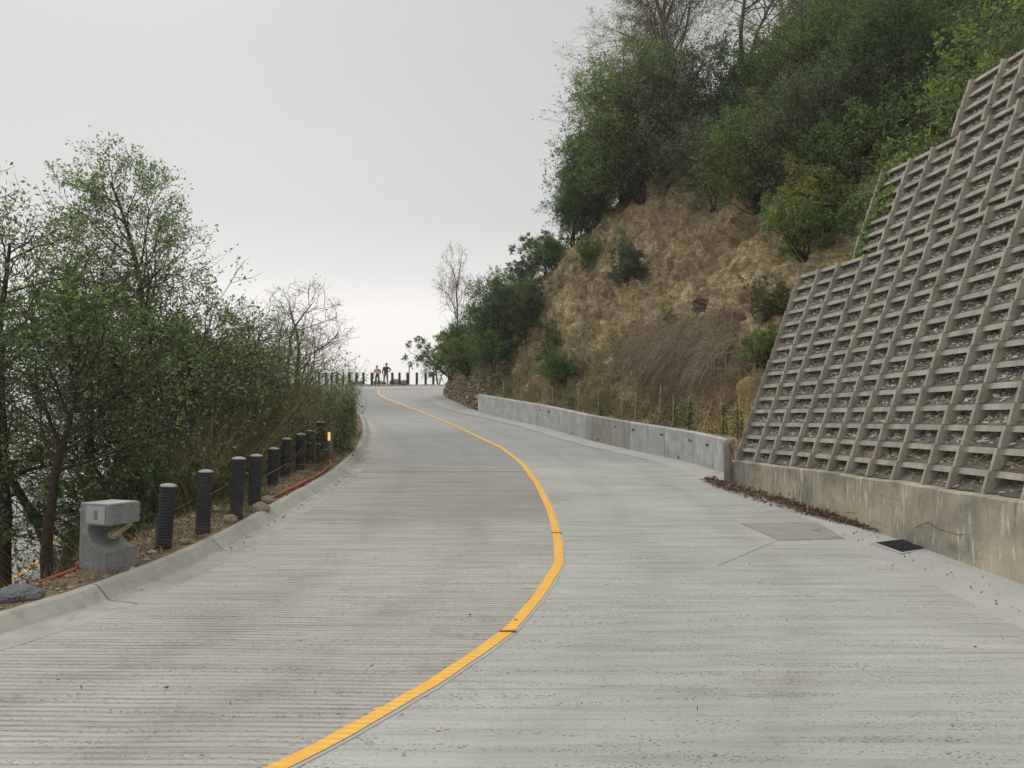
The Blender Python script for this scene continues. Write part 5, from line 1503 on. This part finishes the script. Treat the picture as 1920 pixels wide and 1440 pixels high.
# ------------------------------------------------------------------ numbered concrete block
def num_block():
    kdir = Vector((0.39, 0.92, 0)).normalized()          # along the kerb
    out = Vector((-kdir.y, kdir.x, 0)) * 1.0              # away from the road
    c = at_depth(197, 1086, 9.35)                          # nearest lower corner
    base_z = c.z - .01
    o = empty('marker_block', (c.x, c.y, base_z), math.atan2(kdir.y, kdir.x), 'rough grey C shaped concrete block with a stencilled number plate, by the kerb', 'concrete block')
    # local x = along the kerb, local y = away from the road. profile in (y, z)
    W = .46; L = .46; H = .90
    prof = [(0, 0), (W, 0), (W, H), (-.03, H), (-.03, H - .255), (W - .150, H - .262)]
    cy, cz = 0.02, H - .30
    arc = []
    for k in range(9):
        t = R(8) + (R(88) - R(8)) * k / 8
        arc.append((W - .14 - .30 * (1 - math.cos(t)), (H - .285) - .265 * math.sin(t)))
    prof += arc + [(0, H - .555)]
    n = len(prof)
    me = bpy.data.meshes.new('body')
    V = [(0, y, z) for y, z in prof] + [(L, y, z) for y, z in prof]
    F = [tuple(range(n))[::-1], tuple(range(n, 2 * n))] + [(k, (k + 1) % n, n + (k + 1) % n, n + k) for k in range(n)]
    me.from_pydata(V, [], F)
    bm = bmesh.new(); bm.from_mesh(me); bmesh.ops.recalc_face_normals(bm, faces=bm.faces)
    sharp = [e for e in bm.edges if e.is_manifold and e.calc_face_angle(0) > .6]
    bmesh.ops.bevel(bm, geom=sharp, offset=.012, segments=2, profile=.6, affect='EDGES'); bm.to_mesh(me); bm.free()
    m, t, b = nmat('pebbly_concrete', .95, .15); P = objc(t)
    f = noise(t, P, 5, 5); c_ = rampn(t, f, [(.3, (0.23, 0.235, 0.235)), (.7, (0.34, 0.345, 0.345))])
    v2 = noise(t, P, 26, 4, .7)
    c_ = mixc(t, .6, c_, rampn(t, v2, [(.35, .6), (.6, 1.1)]), 'MULTIPLY')
    t.links.new(c_, b.inputs['Base Color']); bump(t, b, v2, 1.0, .04)
    me.materials.append(m); link('body', me, o)
    # smooth pale top skin and recess lining
    mb = MB(); mb.box(.015, L - .015, .0, W - .015, H + .0005, H + .006)
    mb.build('top_skin', m_plain('dusty_top', (0.44, 0.43, 0.39), .95, .15, 6, .3), o)
    mb = MB(); mb.box(-.012, -.0, .02, .33, H - .235, H - .022)
    pl = mb.build('number_plate', m_plain('smooth_plate', (0.36, 0.365, 0.36), .85, .08, 8, .1), o)
    # stencil 8: two stacked rounded loops split by bridges
    mb = MB()
    def ring(cy_, cz_, rx, rz, th):
        K = 20
        for k in range(K):
            a, b2 = 2 * math.pi * k / K, 2 * math.pi * (k + 1) / K
            am = (a + b2) / 2
            if abs(math.cos(am)) < .22: continue           # stencil bridge at top and bottom
            q = []
            for ang, s_ in ((a, 1), (b2, 1), (b2, 0), (a, 0)):
                q.append((-.0145, cy_ + math.cos(ang) * (rx - (0 if s_ else th)), cz_ + math.sin(ang) * (rz - (0 if s_ else th))))
            q2 = [(x + .003, y, z) for x, y, z in q]
            mb.hexa([q2[0], q2[1], q2[2], q2[3], q[0], q[1], q[2], q[3]])
    zc = H - .128
    ring(.165, zc + .028, .026, .029, .011); ring(.165, zc - .028, .027, .031, .011)
    mb.build('numeral', m_plain('black_paint', (0.012, 0.012, 0.012), .8, .1, bmp=0), pl)
    # wooden wedge stuck in the recess
    Mw = Matrix.Translation(Vector((c.x, c.y, base_z)))
    ax = kdir; ay = out
    def wpt(a, b2, z): return Vector((c.x, c.y, base_z)) + ax * a + ay * b2 + Vector((0, 0, z))
    A = wpt(.16, .12, H - .41); B = wpt(.42, .10, H - .27)
    d = (B - A); L_ = d.length; 
    Mx = Matrix.Translation(A) @ d.to_track_quat('X', 'Z').to_matrix().to_4x4()
    mb = MB(); mb.box(0, L_, -.045, .045, -.03, .012, Mx); mb.box(.01, L_, -.05, .05, .014, .034, Mx)
    tag(mb.build('wooden_board', m_plain('pale_wood', (0.42, 0.34, 0.20), .85, .25, 10, .3)), 'short pale wooden boards wedged inside the recess of the concrete block', 'wood')
num_block()

# ------------------------------------------------------------------ lit lamp post
p = at_depth(614, 851, 20.6)
lp = empty('lamp_post', (p.x, p.y, p.z), R(-14), 'square taupe lamp post with a glowing slot, beside the reeds on the kerb', 'lamp post')
M['taupe'] = m_plain('taupe_metal', (0.155, 0.135, 0.115), .6, .1, 6, .05, 60, .4)
mb = MB(); w = .105
mb.box(-w, w, -w, w, 0, .94); 
body = mb.build('post_body', M['taupe'], lp)
mb = MB(); mb.box(-w - .008, w + .008, -w - .008, w + .008, .943, 1.04); mb.build('cap', M['taupe'], lp)
mb = MB(); mb.box(-w * 1.2, w * 1.2, -w * 1.2, w * 1.2, -.16, -.002); mb.build('footing', M['kerb'], lp)
mb = MB(); mb.box(w - .045, w + .003, -w - .006, -w + .045, .36, .58)
gm = bpy.data.materials.new('warm_lamp_glow'); gm.use_nodes = True; b_ = gm.node_tree.nodes['Principled BSDF']
b_.inputs['Base Color'].default_value = (.9, .6, .3, 1); b_.inputs['Emission Color'].default_value = (1, .52, .16, 1); b_.inputs['Emission Strength'].default_value = 1.05
mb.build('lamp_slot', gm, lp)

# ------------------------------------------------------------------ orange conduit lying along the kerb
cp_px = [(-60,1185,8.6),(0,1127,9.0),(60,1098,9.3),(150,1063,10.0)]
mb = MB(); pts = []
for px, py, y in cp_px:
    q_ = at_depth(px, py, y); pts.append(Vector((q_.x, q_.y, max(q_.z, bank_at(q_.x, q_.y) + .03))))
pts2 = []
for y, v, h in ((9.8, 1.15, .16),(10.4, .95, .22),(11.4, .9, .02),(12.5, 1.0, .0),(13.6, .8, .05),(14.6, .5, .16),(15.8, .40, .20),(17.0, .38, .20),(18.2, .38, .20),(19.2, .42, .21),(19.9, .62, .24),(20.8, .85, .1)):
    p = kl_pt(y, v); pts2.append(Vector((p[0], p[1], float(zr(p[1])) + h)))
def catmull(P, n=6):
    o = []
    for i in range(len(P) - 1):
        p0, p1, p2, p3 = P[max(i - 1, 0)], P[i], P[i + 1], P[min(i + 2, len(P) - 1)]
        for k in range(n):
            t = k / n
            o.append(.5 * ((2 * p1) + (-p0 + p2) * t + (2 * p0 - 5 * p1 + 4 * p2 - p3) * t * t + (-p0 + 3 * p1 - 3 * p2 + p3) * t ** 3))
    o.append(P[-1]); return o
mb.tube(catmull(pts + pts2), .025, 8)
tag(mb.build('conduit', m_plain('orange_conduit', (0.48, 0.11, 0.05), .55, .15, 12, .1), None, True), 'orange plastic conduit snaking along the dirt beside the kerb', 'pipe')
# lumps of dried concrete by the kerb
p = at_depth(45, 1140, 8.45); boulder((p.x - .05, p.y, bank_at(p.x, p.y) + .02), .17, 'dark grey lump of dumped concrete at the lower left beside the kerb', None, 21, M['dark_rock'], 'rubble', 'concrete_lump', (1.5, .9, .55))
p = at_depth(8, 1165, 8.3); boulder((p.x, p.y, bank_at(p.x, p.y) + .02), .15, 'smaller dark grey lump touching the left border beside the kerb', None, 23, M['dark_rock'], 'rubble', 'concrete_lump', (1.3, .9, .6))
for k, (px, py, y, s, lab) in enumerate([(487,945,13.5,.16,'tan rock at the foot of the fourth bollard'),(500,930,14.3,.14,'rock leaning between the fourth and fifth bollards'),(430,985,12.5,.13,'rock between the second and third bollards'),(285,1035,10.4,.05,'white pebble at the foot of the first bollard'),(345,1010,11,.08,'brown clod right of the first bollard')]):
    q_ = at_depth(px, py, y); boulder((q_.x, q_.y, bank_at(q_.x, q_.y) + s * .3), s, lab, 'rocks on the dirt strip', 30 + k, M['rock'] if k != 3 else M['gutter'])

# ------------------------------------------------------------------ reeds
def reeds(px, y, n, H, spreadx, label, seed, dry=False):
    rng = random.Random(seed)
    p = at_depth(px, 850, y); base = Vector((p.x, p.y, max(bank_at(p.x, p.y), float(zr(p.y)) + .1)))
    o = empty('reed_clump', base, 0, label, 'reeds', 'reed clumps by the kerb')
    st = MB(); lf = MB()
    for k in range(n):
        a = rng.uniform(0, 6.28); r_ = abs(rng.gauss(0, spreadx)); h = H * rng.uniform(.55, 1.1)
        x0, y0 = r_ * math.cos(a), r_ * math.sin(a) * 1.6
        w_ = np.array([base.x + x0, base.y + y0]); j_ = int(np.argmin(((KO - w_) ** 2).sum(1))); v_ = float((w_ - KO[j_]) @ kn[j_])
        if v_ < .42: w_ = w_ + kn[j_] * (.42 - v_ + rng.random() * .35)
        x0, y0 = float(w_[0] - base.x), float(w_[1] - base.y)
        lx, ly = rng.gauss(.10, .09), rng.gauss(-.03, .10)
        pts = [Vector((x0 + lx * h * t * t, y0 + ly * h * t * t, h * t - .1)) for t in (0, .2, .4, .6, .8, 1)]
        st.tube(pts, [.010, .009, .008, .007, .005, .002], 4)
        for j in range(14):
            t = .12 + .88 * j / 14; q = int(t * 5); b0 = pts[min(q, 4)].lerp(pts[min(q, 4) + 1], t * 5 - q)
            az = rng.uniform(0, 6.28); L = rng.uniform(.35, .75) * (1.1 - .4 * t); w = rng.uniform(.026, .046)
            d = Vector((math.cos(az), math.sin(az), 1.3)).normalized(); s_ = Vector((-math.sin(az), math.cos(az), 0))
            vs = []; c_ = b0.copy()
            for m in range(6):
                ww = w * (1 - (m / 5.2) ** 1.6) * .5
                vs += [c_ - s_ * ww, c_ + s_ * ww]
                d = (d + Vector((0, 0, -.42))).normalized(); c_ = c_ + d * L / 5
            lf.add(vs, [(2 * m, 2 * m + 1, 2 * m + 3, 2 * m + 2) for m in range(5)])
    me = st.mesh('stems', M['reed']); link('stems', me, o)
    me = bpy.data.meshes.new('leaves'); me.from_pydata(lf.v, [], lf.f); me.materials.append(M['reed']); link('leaves', me, o)
reeds(645, 22.6, 38, 2.5, .26, 'nearest green reed clump, overhanging the kerb right of the lamp post', 1)
reeds(612, 25.8, 28, 3.0, .45, 'tall green reed clump behind the lamp post', 2)
reeds(648, 28.0, 32, 2.7, .28, 'green reed clump furthest up the kerb, in front of the far bollards', 3)
reeds(575, 27.5, 26, 3.0, .6, 'thin pale reeds left of the lamp post among dry brush', 4)

# ------------------------------------------------------------------ staked saplings behind the low wall
def sapling(s, u, h, leafy, label, seed, lean):
    rng = random.Random(seed); p = lw_at(s); q = LWp[min(len(LWp) - 1, max(0, int(np.argmin(abs(ls - s)))))]
    nr = normals2(LWp)[int(np.argmin(abs(ls - s)))]; b = p + nr * u
    zb = float(zr(p[1])) + lw_h(s) - .05
    o = empty('sapling', (b[0], b[1], zb), 0, label, 'sapling', 'staked saplings behind the low wall')
    mb = MB(); mb.tube([(0, 0, -.1), (lean * h, rng.gauss(0, .03), h)], [.019, .015], 5); mb.build('stake', M['stake'], o)
    if leafy:
        mb = MB(); mb.tube([(.05, 0, -.1), (.04, 0, h * .4), (.05 + lean * h * .5, 0.02, h * .8)], [.007, .006, .003], 4)
        mb.build('stem', M['twig'], o)
        g = np.random.default_rng(seed); n = int(leafy * 200)
        z = g.uniform(.05, .85, n) * h; P = np.stack([.045 + lean * z * .6 + g.normal(0, .06, n), g.normal(0, .06, n), z], 1)
        V, F = leaf_quads(P, g.normal(0, 1, (n, 3)), .075, g, .5); link('foliage', mesh_np('foliage', V, F, M['leaf_deep']), o)
M['stake'] = m_plain('bare_wood_stake', (0.46, 0.36, 0.22), .9, .25, 8, .1)
spx = [(1398,1.05,0),(1372,.85,0),(1352,.9,1.3),(1325,.95,1.0),(1358+ -2,1.2,0),(1288,.8,0),(1266,.95,1.4),(1240,1.0,.8),(1213,1.25,.3),(1172,.95,.4),(1146,.75,.2),(1105,.9,.9),(1068,.85,.2),(1054,.6,.9),(1022,.75,.3),(1005,.75,0),(965,.9,0),(935,.8,0)]
dsc = ['bare stake nearest the crib wall', 'thin bare stake second from the crib wall', 'stake with a leafy dark sapling, nearest leafy one to the crib wall', 'second leafy sapling from the crib wall, tied to a stake', 'tall bare stake between the two leafy saplings by the crib wall',
       'leaning bare stake left of the leafy saplings', 'bushiest dark sapling with crossed stakes', 'slim sapling left of the bushiest one', 'tallest stake of the row, with few leaves', 'stake with a small tuft behind the wall middle', 'short stake with few leaves right of a dark bush',
       'leafy sapling near the middle of the low wall', 'stake with a few leaves left of the middle', 'short dense dark sapling left of the middle', 'small stake with sparse leaves', 'bare stake third from the far end', 'bare stake second from the far end', 'bare stake closest to the far end of the low wall']
sq = np.linspace(0, LWL, 400); pq = np.array([lw_at(s) for s in sq]); xq = 960 + 1440 * pq[:, 0] / pq[:, 1]
for k, (px, h, leafy) in enumerate(spx):
    s = float(sq[np.argmin(abs(xq - (px - 12)))])
    sapling(s, .62, h, leafy, dsc[k], 200 + k, [0, .03, -.05, .0, .02, .38, .05, 0, .08, .02, .02, -.03, 0, 0, .02, -.05, .03, -.06][k])
# ivy over the left end of the middle crib tier
g = np.random.default_rng(9); Pv = []
for _ in range(1500):
    z = g.uniform(3.0, 5.6); s = S2 + abs(g.normal(0, .16)) - .1 + (0.5 * g.random() if abs(z - 4.6) < .3 else 0)
    Pv.append(cpt(s, .42 + BAT * (z - Z0) - .03 + g.normal(0, .05), z))
V, F = leaf_quads(np.array(Pv), g.normal(0, 1, (1500, 3)), .085, g, .7, droop=.4)
tag(link('vine', mesh_np('vine', V, F, M['leaf_bright'])), 'green vine creeping down the left end of the middle crib tier', 'vine')

# ------------------------------------------------------------------ people
def skin_obj(name, J, E, mat, parent, sub=2, root=None):
    names = list(J); idx = {n: i for i, n in enumerate(names)}
    me = bpy.data.meshes.new(name); me.from_pydata([J[n][0] for n in names], [(idx[a], idx[b]) for a, b in E], [])
    me.materials.append(mat)
    o = link(name, me, parent)
    md = o.modifiers.new('skin', 'SKIN'); md.use_smooth_shade = True
    sv = me.skin_vertices[0].data if me.skin_vertices else None
    if sv is None:
        return o
    for n in names:
        r = J[n][1]; r = r if isinstance(r, tuple) else (r, r)
        sv[idx[n]].radius = r; sv[idx[n]].use_root = (n == root)
    ss = o.modifiers.new('smooth', 'SUBSURF'); ss.levels = sub; ss.render_levels = sub
    return o
def skin_mesh(name, J, E, mat, parent, sub=2, root=None):
    names = list(J); idx = {n: i for i, n in enumerate(names)}
    bm = bmesh.new(); lay = bm.verts.layers.skin.verify()
    vs = []
    for n in names:
        v = bm.verts.new(J[n][0]); r = J[n][1]; v[lay].radius = r if isinstance(r, tuple) else (r, r); v[lay].use_root = (n == root); vs.append(v)
    for a, b in E: bm.edges.new((vs[idx[a]], vs[idx[b]]))
    me = bpy.data.meshes.new(name); bm.to_mesh(me); bm.free(); me.materials.append(mat)
    o = link(name, me, parent)
    md = o.modifiers.new('skin', 'SKIN'); md.use_smooth_shade = True
    ss = o.modifiers.new('smooth', 'SUBSURF'); ss.levels = sub; ss.render_levels = sub
    return o
SKIN = m_plain('brown_skin', (0.28, 0.15, 0.09), .6, .1, 8, 0)
def cl(name, c): return m_plain(name, c, .9, .2, 10, .2, 60)
def person(loc, rz, label, J, shirt, trousers, boot, helmet, vest_m, panel_m, hscale):
    o = empty('person', loc, rz, label, 'person', None); o.scale = (hscale,) * 3
    # J: dict of joint positions, x = right-hand side of a viewer behind the person, y = forward (away from viewer), z up
    B = {'pelvis': (J['pelvis'], (.13, .10)), 'waist': (J['waist'], (.125, .095)), 'chest': (J['chest'], (.155, .11)), 'neckb': (J['neckb'], (.075, .065)), 'neck': (J['neck'], .052), 'jaw': (J['jaw'], (.066, .075)), 'head': (J['head'], (.075, .092)), 'crown': (J['crown'], (.055, .065))}
    E = [('pelvis', 'waist'), ('waist', 'chest'), ('chest', 'neckb'), ('neckb', 'neck'), ('neck', 'jaw'), ('jaw', 'head'), ('head', 'crown')]
    B['nose'] = (tuple(Vector(J['head']) + Vector((0, .105, -.03))), .014); E.append(('head', 'nose'))
    for s in ('l', 'r'):
        sx = -1 if s == 'l' else 1
        B['ear' + s] = (tuple(Vector(J['head']) + Vector((sx * .082, 0, -.02))), .016); E.append(('head', 'ear' + s))
        for n, r in (('sh', .062), ('el', .042), ('wr', .029), ('hip', .095), ('kn', .058), ('an', .040), ('toe', .036)): B[n + s] = (J[n + s], r)
        E += [('chest', 'sh' + s), ('sh' + s, 'el' + s), ('el' + s, 'wr' + s), ('pelvis', 'hip' + s), ('hip' + s, 'kn' + s), ('kn' + s, 'an' + s), ('an' + s, 'toe' + s)]
        w = Vector(J['wr' + s]); e_ = Vector(J['el' + s]); d = (w - e_).normalized(); sd = d.cross(Vector((0, 1, 0.01))).normalized(); fw = d.cross(sd).normalized()
        pm = w + d * .07; B['palm' + s] = (tuple(pm), (.026, .036)); E.append(('wr' + s, 'palm' + s))
        for k in range(4):
            a = pm + d * .02 + fw * (.030 - .020 * k); L_ = (.062, .072, .067, .052)[k]
            B[f'k{k}{s}'] = (tuple(a + d * .015), .0095); B[f'm{k}{s}'] = (tuple(a + d * (.015 + L_ * .55) + sd * .008), .0085); B[f't{k}{s}'] = (tuple(a + d * (.01 + L_) + sd * .024), .007)
            E += [('palm' + s, f'k{k}{s}'), (f'k{k}{s}', f'm{k}{s}'), (f'm{k}{s}', f't{k}{s}')]
        a = w + d * .03 + fw * .035; B['th' + s] = (tuple(a), .012); B['tt' + s] = (tuple(a + d * .045 + fw * .018), .009); E += [('palm' + s, 'th' + s), ('th' + s, 'tt' + s)]
    skin_mesh('body', B, E, SKIN, o, 2, 'pelvis')
    g = lambda n, r: (J[n], r)
    T = {'pelvis': g('pelvis', (.158, .128)), 'waist': g('waist', (.145, .118))}; E = [('pelvis', 'waist')]
    for s in 'lr':
        cuff = tuple(Vector(J['an' + s]) + (Vector(J['kn' + s]) - Vector(J['an' + s])) * .10)
        T.update({'hip' + s: g('hip' + s, .112), 'kn' + s: g('kn' + s, .080), 'an' + s: (cuff, .068)}); E += [('pelvis', 'hip' + s), ('hip' + s, 'kn' + s), ('kn' + s, 'an' + s)]
    skin_mesh('trousers', T, E, trousers, o, 2, 'pelvis')
    hem = tuple(Vector(J['waist']) + Vector((0, 0, -.10)))
    T = {'hem': (hem, (.165, .135)), 'waist': g('waist', (.160, .128)), 'chest': g('chest', (.182, .138)), 'neckb': g('neckb', (.092, .085))}; E = [('hem', 'waist'), ('waist', 'chest'), ('chest', 'neckb')]
    for s in 'lr':
        T.update({'sh' + s: g('sh' + s, .080), 'el' + s: g('el' + s, .058), 'wr' + s: g('wr' + s, .045)}); E += [('chest', 'sh' + s), ('sh' + s, 'el' + s), ('el' + s, 'wr' + s)]
    skin_mesh('shirt', T, E, shirt, o, 2, 'chest')
    T = {'hem': (hem, (.185, .155)), 'waist': g('waist', (.182, .150)), 'chest': g('chest', (.205, .160)), 'top': (tuple(Vector(J['chest']).lerp(Vector(J['neckb']), .75)), (.165, .12))}
    skin_mesh('vest', T, [('hem', 'waist'), ('waist', 'chest'), ('chest', 'top')], vest_m, o, 2, 'hem')
    if panel_m:
        c_ = Vector(J['waist']).lerp(Vector(J['chest']), .55)
        mb = MB(); mb.box(-.11, .11, -.012, .012, -.16, .14, Matrix.Translation(c_ + Vector((.02, -.17, 0)))); mb.build('vest_panel', panel_m, o)
    # helmet with brim
    mb = MB(); mb.lathe([(.135, -.01), (.137, .0), (.118, .012), (.117, .05), (.10, .095), (.065, .125), (.02, .138)], 18)
    h = mb.build('helmet', helmet, o, True); h.location = Vector(J['head']) + Vector((0, -.005, .035))
    for s in 'lr':
        a = Vector(J['an' + s]); t_ = Vector(J['toe' + s])
        skin_mesh('boot', {'a': (tuple(a + Vector((0, 0, .07))), .062), 'b': (tuple(a + Vector((0, -.02, -.02))), .060), 'c': (tuple(t_ + Vector((0, .04, 0))), (.048, .05))}, [('a', 'b'), ('b', 'c')], boot, o, 2, 'b')
    return o
def zk(y): return float(zr(y))
J1 = dict(pelvis=(0, 0, .93), waist=(.01, .0, 1.08), chest=(.0, .04, 1.32), neckb=(-.03, .07, 1.47), neck=(-.05, .09, 1.53), jaw=(-.065, .12, 1.60), head=(-.07, .12, 1.67), crown=(-.07, .12, 1.75),
          shl=(-.20, .05, 1.42), ell=(-.30, .02, 1.14), wrl=(-.35, .10, .90), shr=(.19, .05, 1.42), elr=(.32, .0, 1.18), wrr=(.17, .14, 1.06),
          hipl=(-.10, 0, .90), knl=(-.15, .05, .50), anl=(-.17, .0, .09), toel=(-.19, .15, .04), hipr=(.10, 0, .90), knr=(.13, -.02, .48), anr=(.16, -.14, .07), toer=(.20, .02, .03))
J2 = dict(pelvis=(0, 0, .93), waist=(.0, .0, 1.09), chest=(-.0, .02, 1.33), neckb=(.02, .03, 1.48), neck=(.03, .03, 1.54), jaw=(.035, .05, 1.61), head=(.035, .05, 1.68), crown=(.035, .05, 1.76),
          shl=(-.20, .02, 1.42), ell=(-.27, .0, 1.13), wrl=(-.28, .06, .88), shr=(.20, .02, 1.43), elr=(.43, -.06, 1.24), wrr=(.20, .0, 1.05),
          hipl=(-.10, 0, .90), knl=(-.15, .03, .50), anl=(-.19, .0, .08), toel=(-.22, .14, .035), hipr=(.10, 0, .90), knr=(.12, .02, .50), anr=(.15, .0, .08), toer=(.18, .14, .035))
q1 = at_depth(707.5, 719, 66.9)
person((q1.x, q1.y, zk(q1.y) + .03), 0, 'person in orange safety vest and pale yellow helmet, seen from behind at the far kerb', J1, cl('grey_shirt', (.30, .26, .27)), cl('dark_jeans', (.065, .07, .085)), cl('brown_boot', (.05, .03, .025)),
       m_plain('yellow_helmet', (.52, .45, .16), .5, .1), cl('orange_vest', (.85, .14, .05)), cl('yellow_panel', (.85, .42, .06)), 1.0)
q2 = at_depth(723.5, 717, 68.2)
person((q2.x, q2.y, zk(q2.y) + .16), 0, 'person in orange helmet and dark blue vest, hand on hip, at the kerb', J2, cl('black_pink_shirt', (.06, .045, .06)), cl('grey_trousers', (.15, .155, .14)), cl('dark_boot', (.04, .035, .03)),
       m_plain('orange_helmet', (.80, .18, .06), .5, .1), cl('navy_vest', (.035, .04, .11)), None, 1.05)
mb = MB(); a = Vector((q2.x - .30, q2.y + .04, zk(q2.y) + 1.08)); mb.tube([a + Vector((.02, 0, .10)), a + Vector((-.16, -.03, -.95))], .014, 6)
tag(mb.build('tool_handle', m_plain('pale_handle', (.6, .58, .55), .7, .1)), 'long pale tool handle held by the person in the orange helmet', 'tool')
mb = MB(); a = Vector((q1.x - .37, q1.y + .12, zk(q1.y) + .76)); mb.box(-.05, .05, -.04, .04, -.09, .08, Matrix.Translation(a)); mb.tube([a + Vector((0, 0, .08)), a + Vector((.01, 0, .15))], .012, 6)
tag(mb.build('hand_tool', m_plain('black_tool', (.02, .02, .022), .6, .1)), 'small dark tool hanging from the hand of the person in the orange vest', 'tool')

# dark layered rock jutting from the soil face
h = on_hill(1318, 573)
if h:
    mb = MB(); r2 = random.Random(8)
    for k in range(6):
        M_ = Matrix.Translation(Vector((r2.uniform(-.05, .05), r2.uniform(-.05, .05), -.22 + k * .075))) @ Matrix.Rotation(r2.uniform(-.5, .5), 4, 'Z') @ Matrix.Rotation(.18, 4, 'Y')
        wv = r2.uniform(.20, .40); dv = r2.uniform(.2, .34)
        pts_ = [(-wv, -dv, 0), (wv * r2.uniform(.6, 1), -dv * r2.uniform(.6, 1), 0), (wv, dv, 0), (-wv * .9, dv, 0)]
        mb.hexa([M_ @ Vector(q) for q in pts_] + [M_ @ (Vector(q) * .93 + Vector((0, 0, .06))) for q in pts_])
    tag(mb.build('rock_ledge', m_plain('layered_rock', (0.16, 0.13, 0.095), .95, .4, 8, .6, 20), None, False, h[0] + h[1] * .02), 'dark layered rock jutting out of the middle of the soil face', 'rock')

# ------------------------------------------------------------------ thin mountain mist
def haze():
    x0, x1, y0, y1, z0, z1 = -110, 90, -40, 130, -75, 45
    mb = MB(); mb.box(x0, x1, y0, y1, z0, z1)
    m = bpy.data.materials.new('mist'); m.use_nodes = True; t = m.node_tree; t.nodes.clear()
    o = t.nodes.new('ShaderNodeOutputMaterial'); v = t.nodes.new('ShaderNodeVolumePrincipled')
    v.inputs['Color'].default_value = (.93, .94, .95, 1); v.inputs['Density'].default_value = 0.0007; v.inputs['Anisotropy'].default_value = .2
    t.links.new(v.outputs[0], o.inputs['Volume'])
    tag(mb.build('haze', m), 'thin pale mist over the mountain road', 'haze', kind='stuff')
haze()
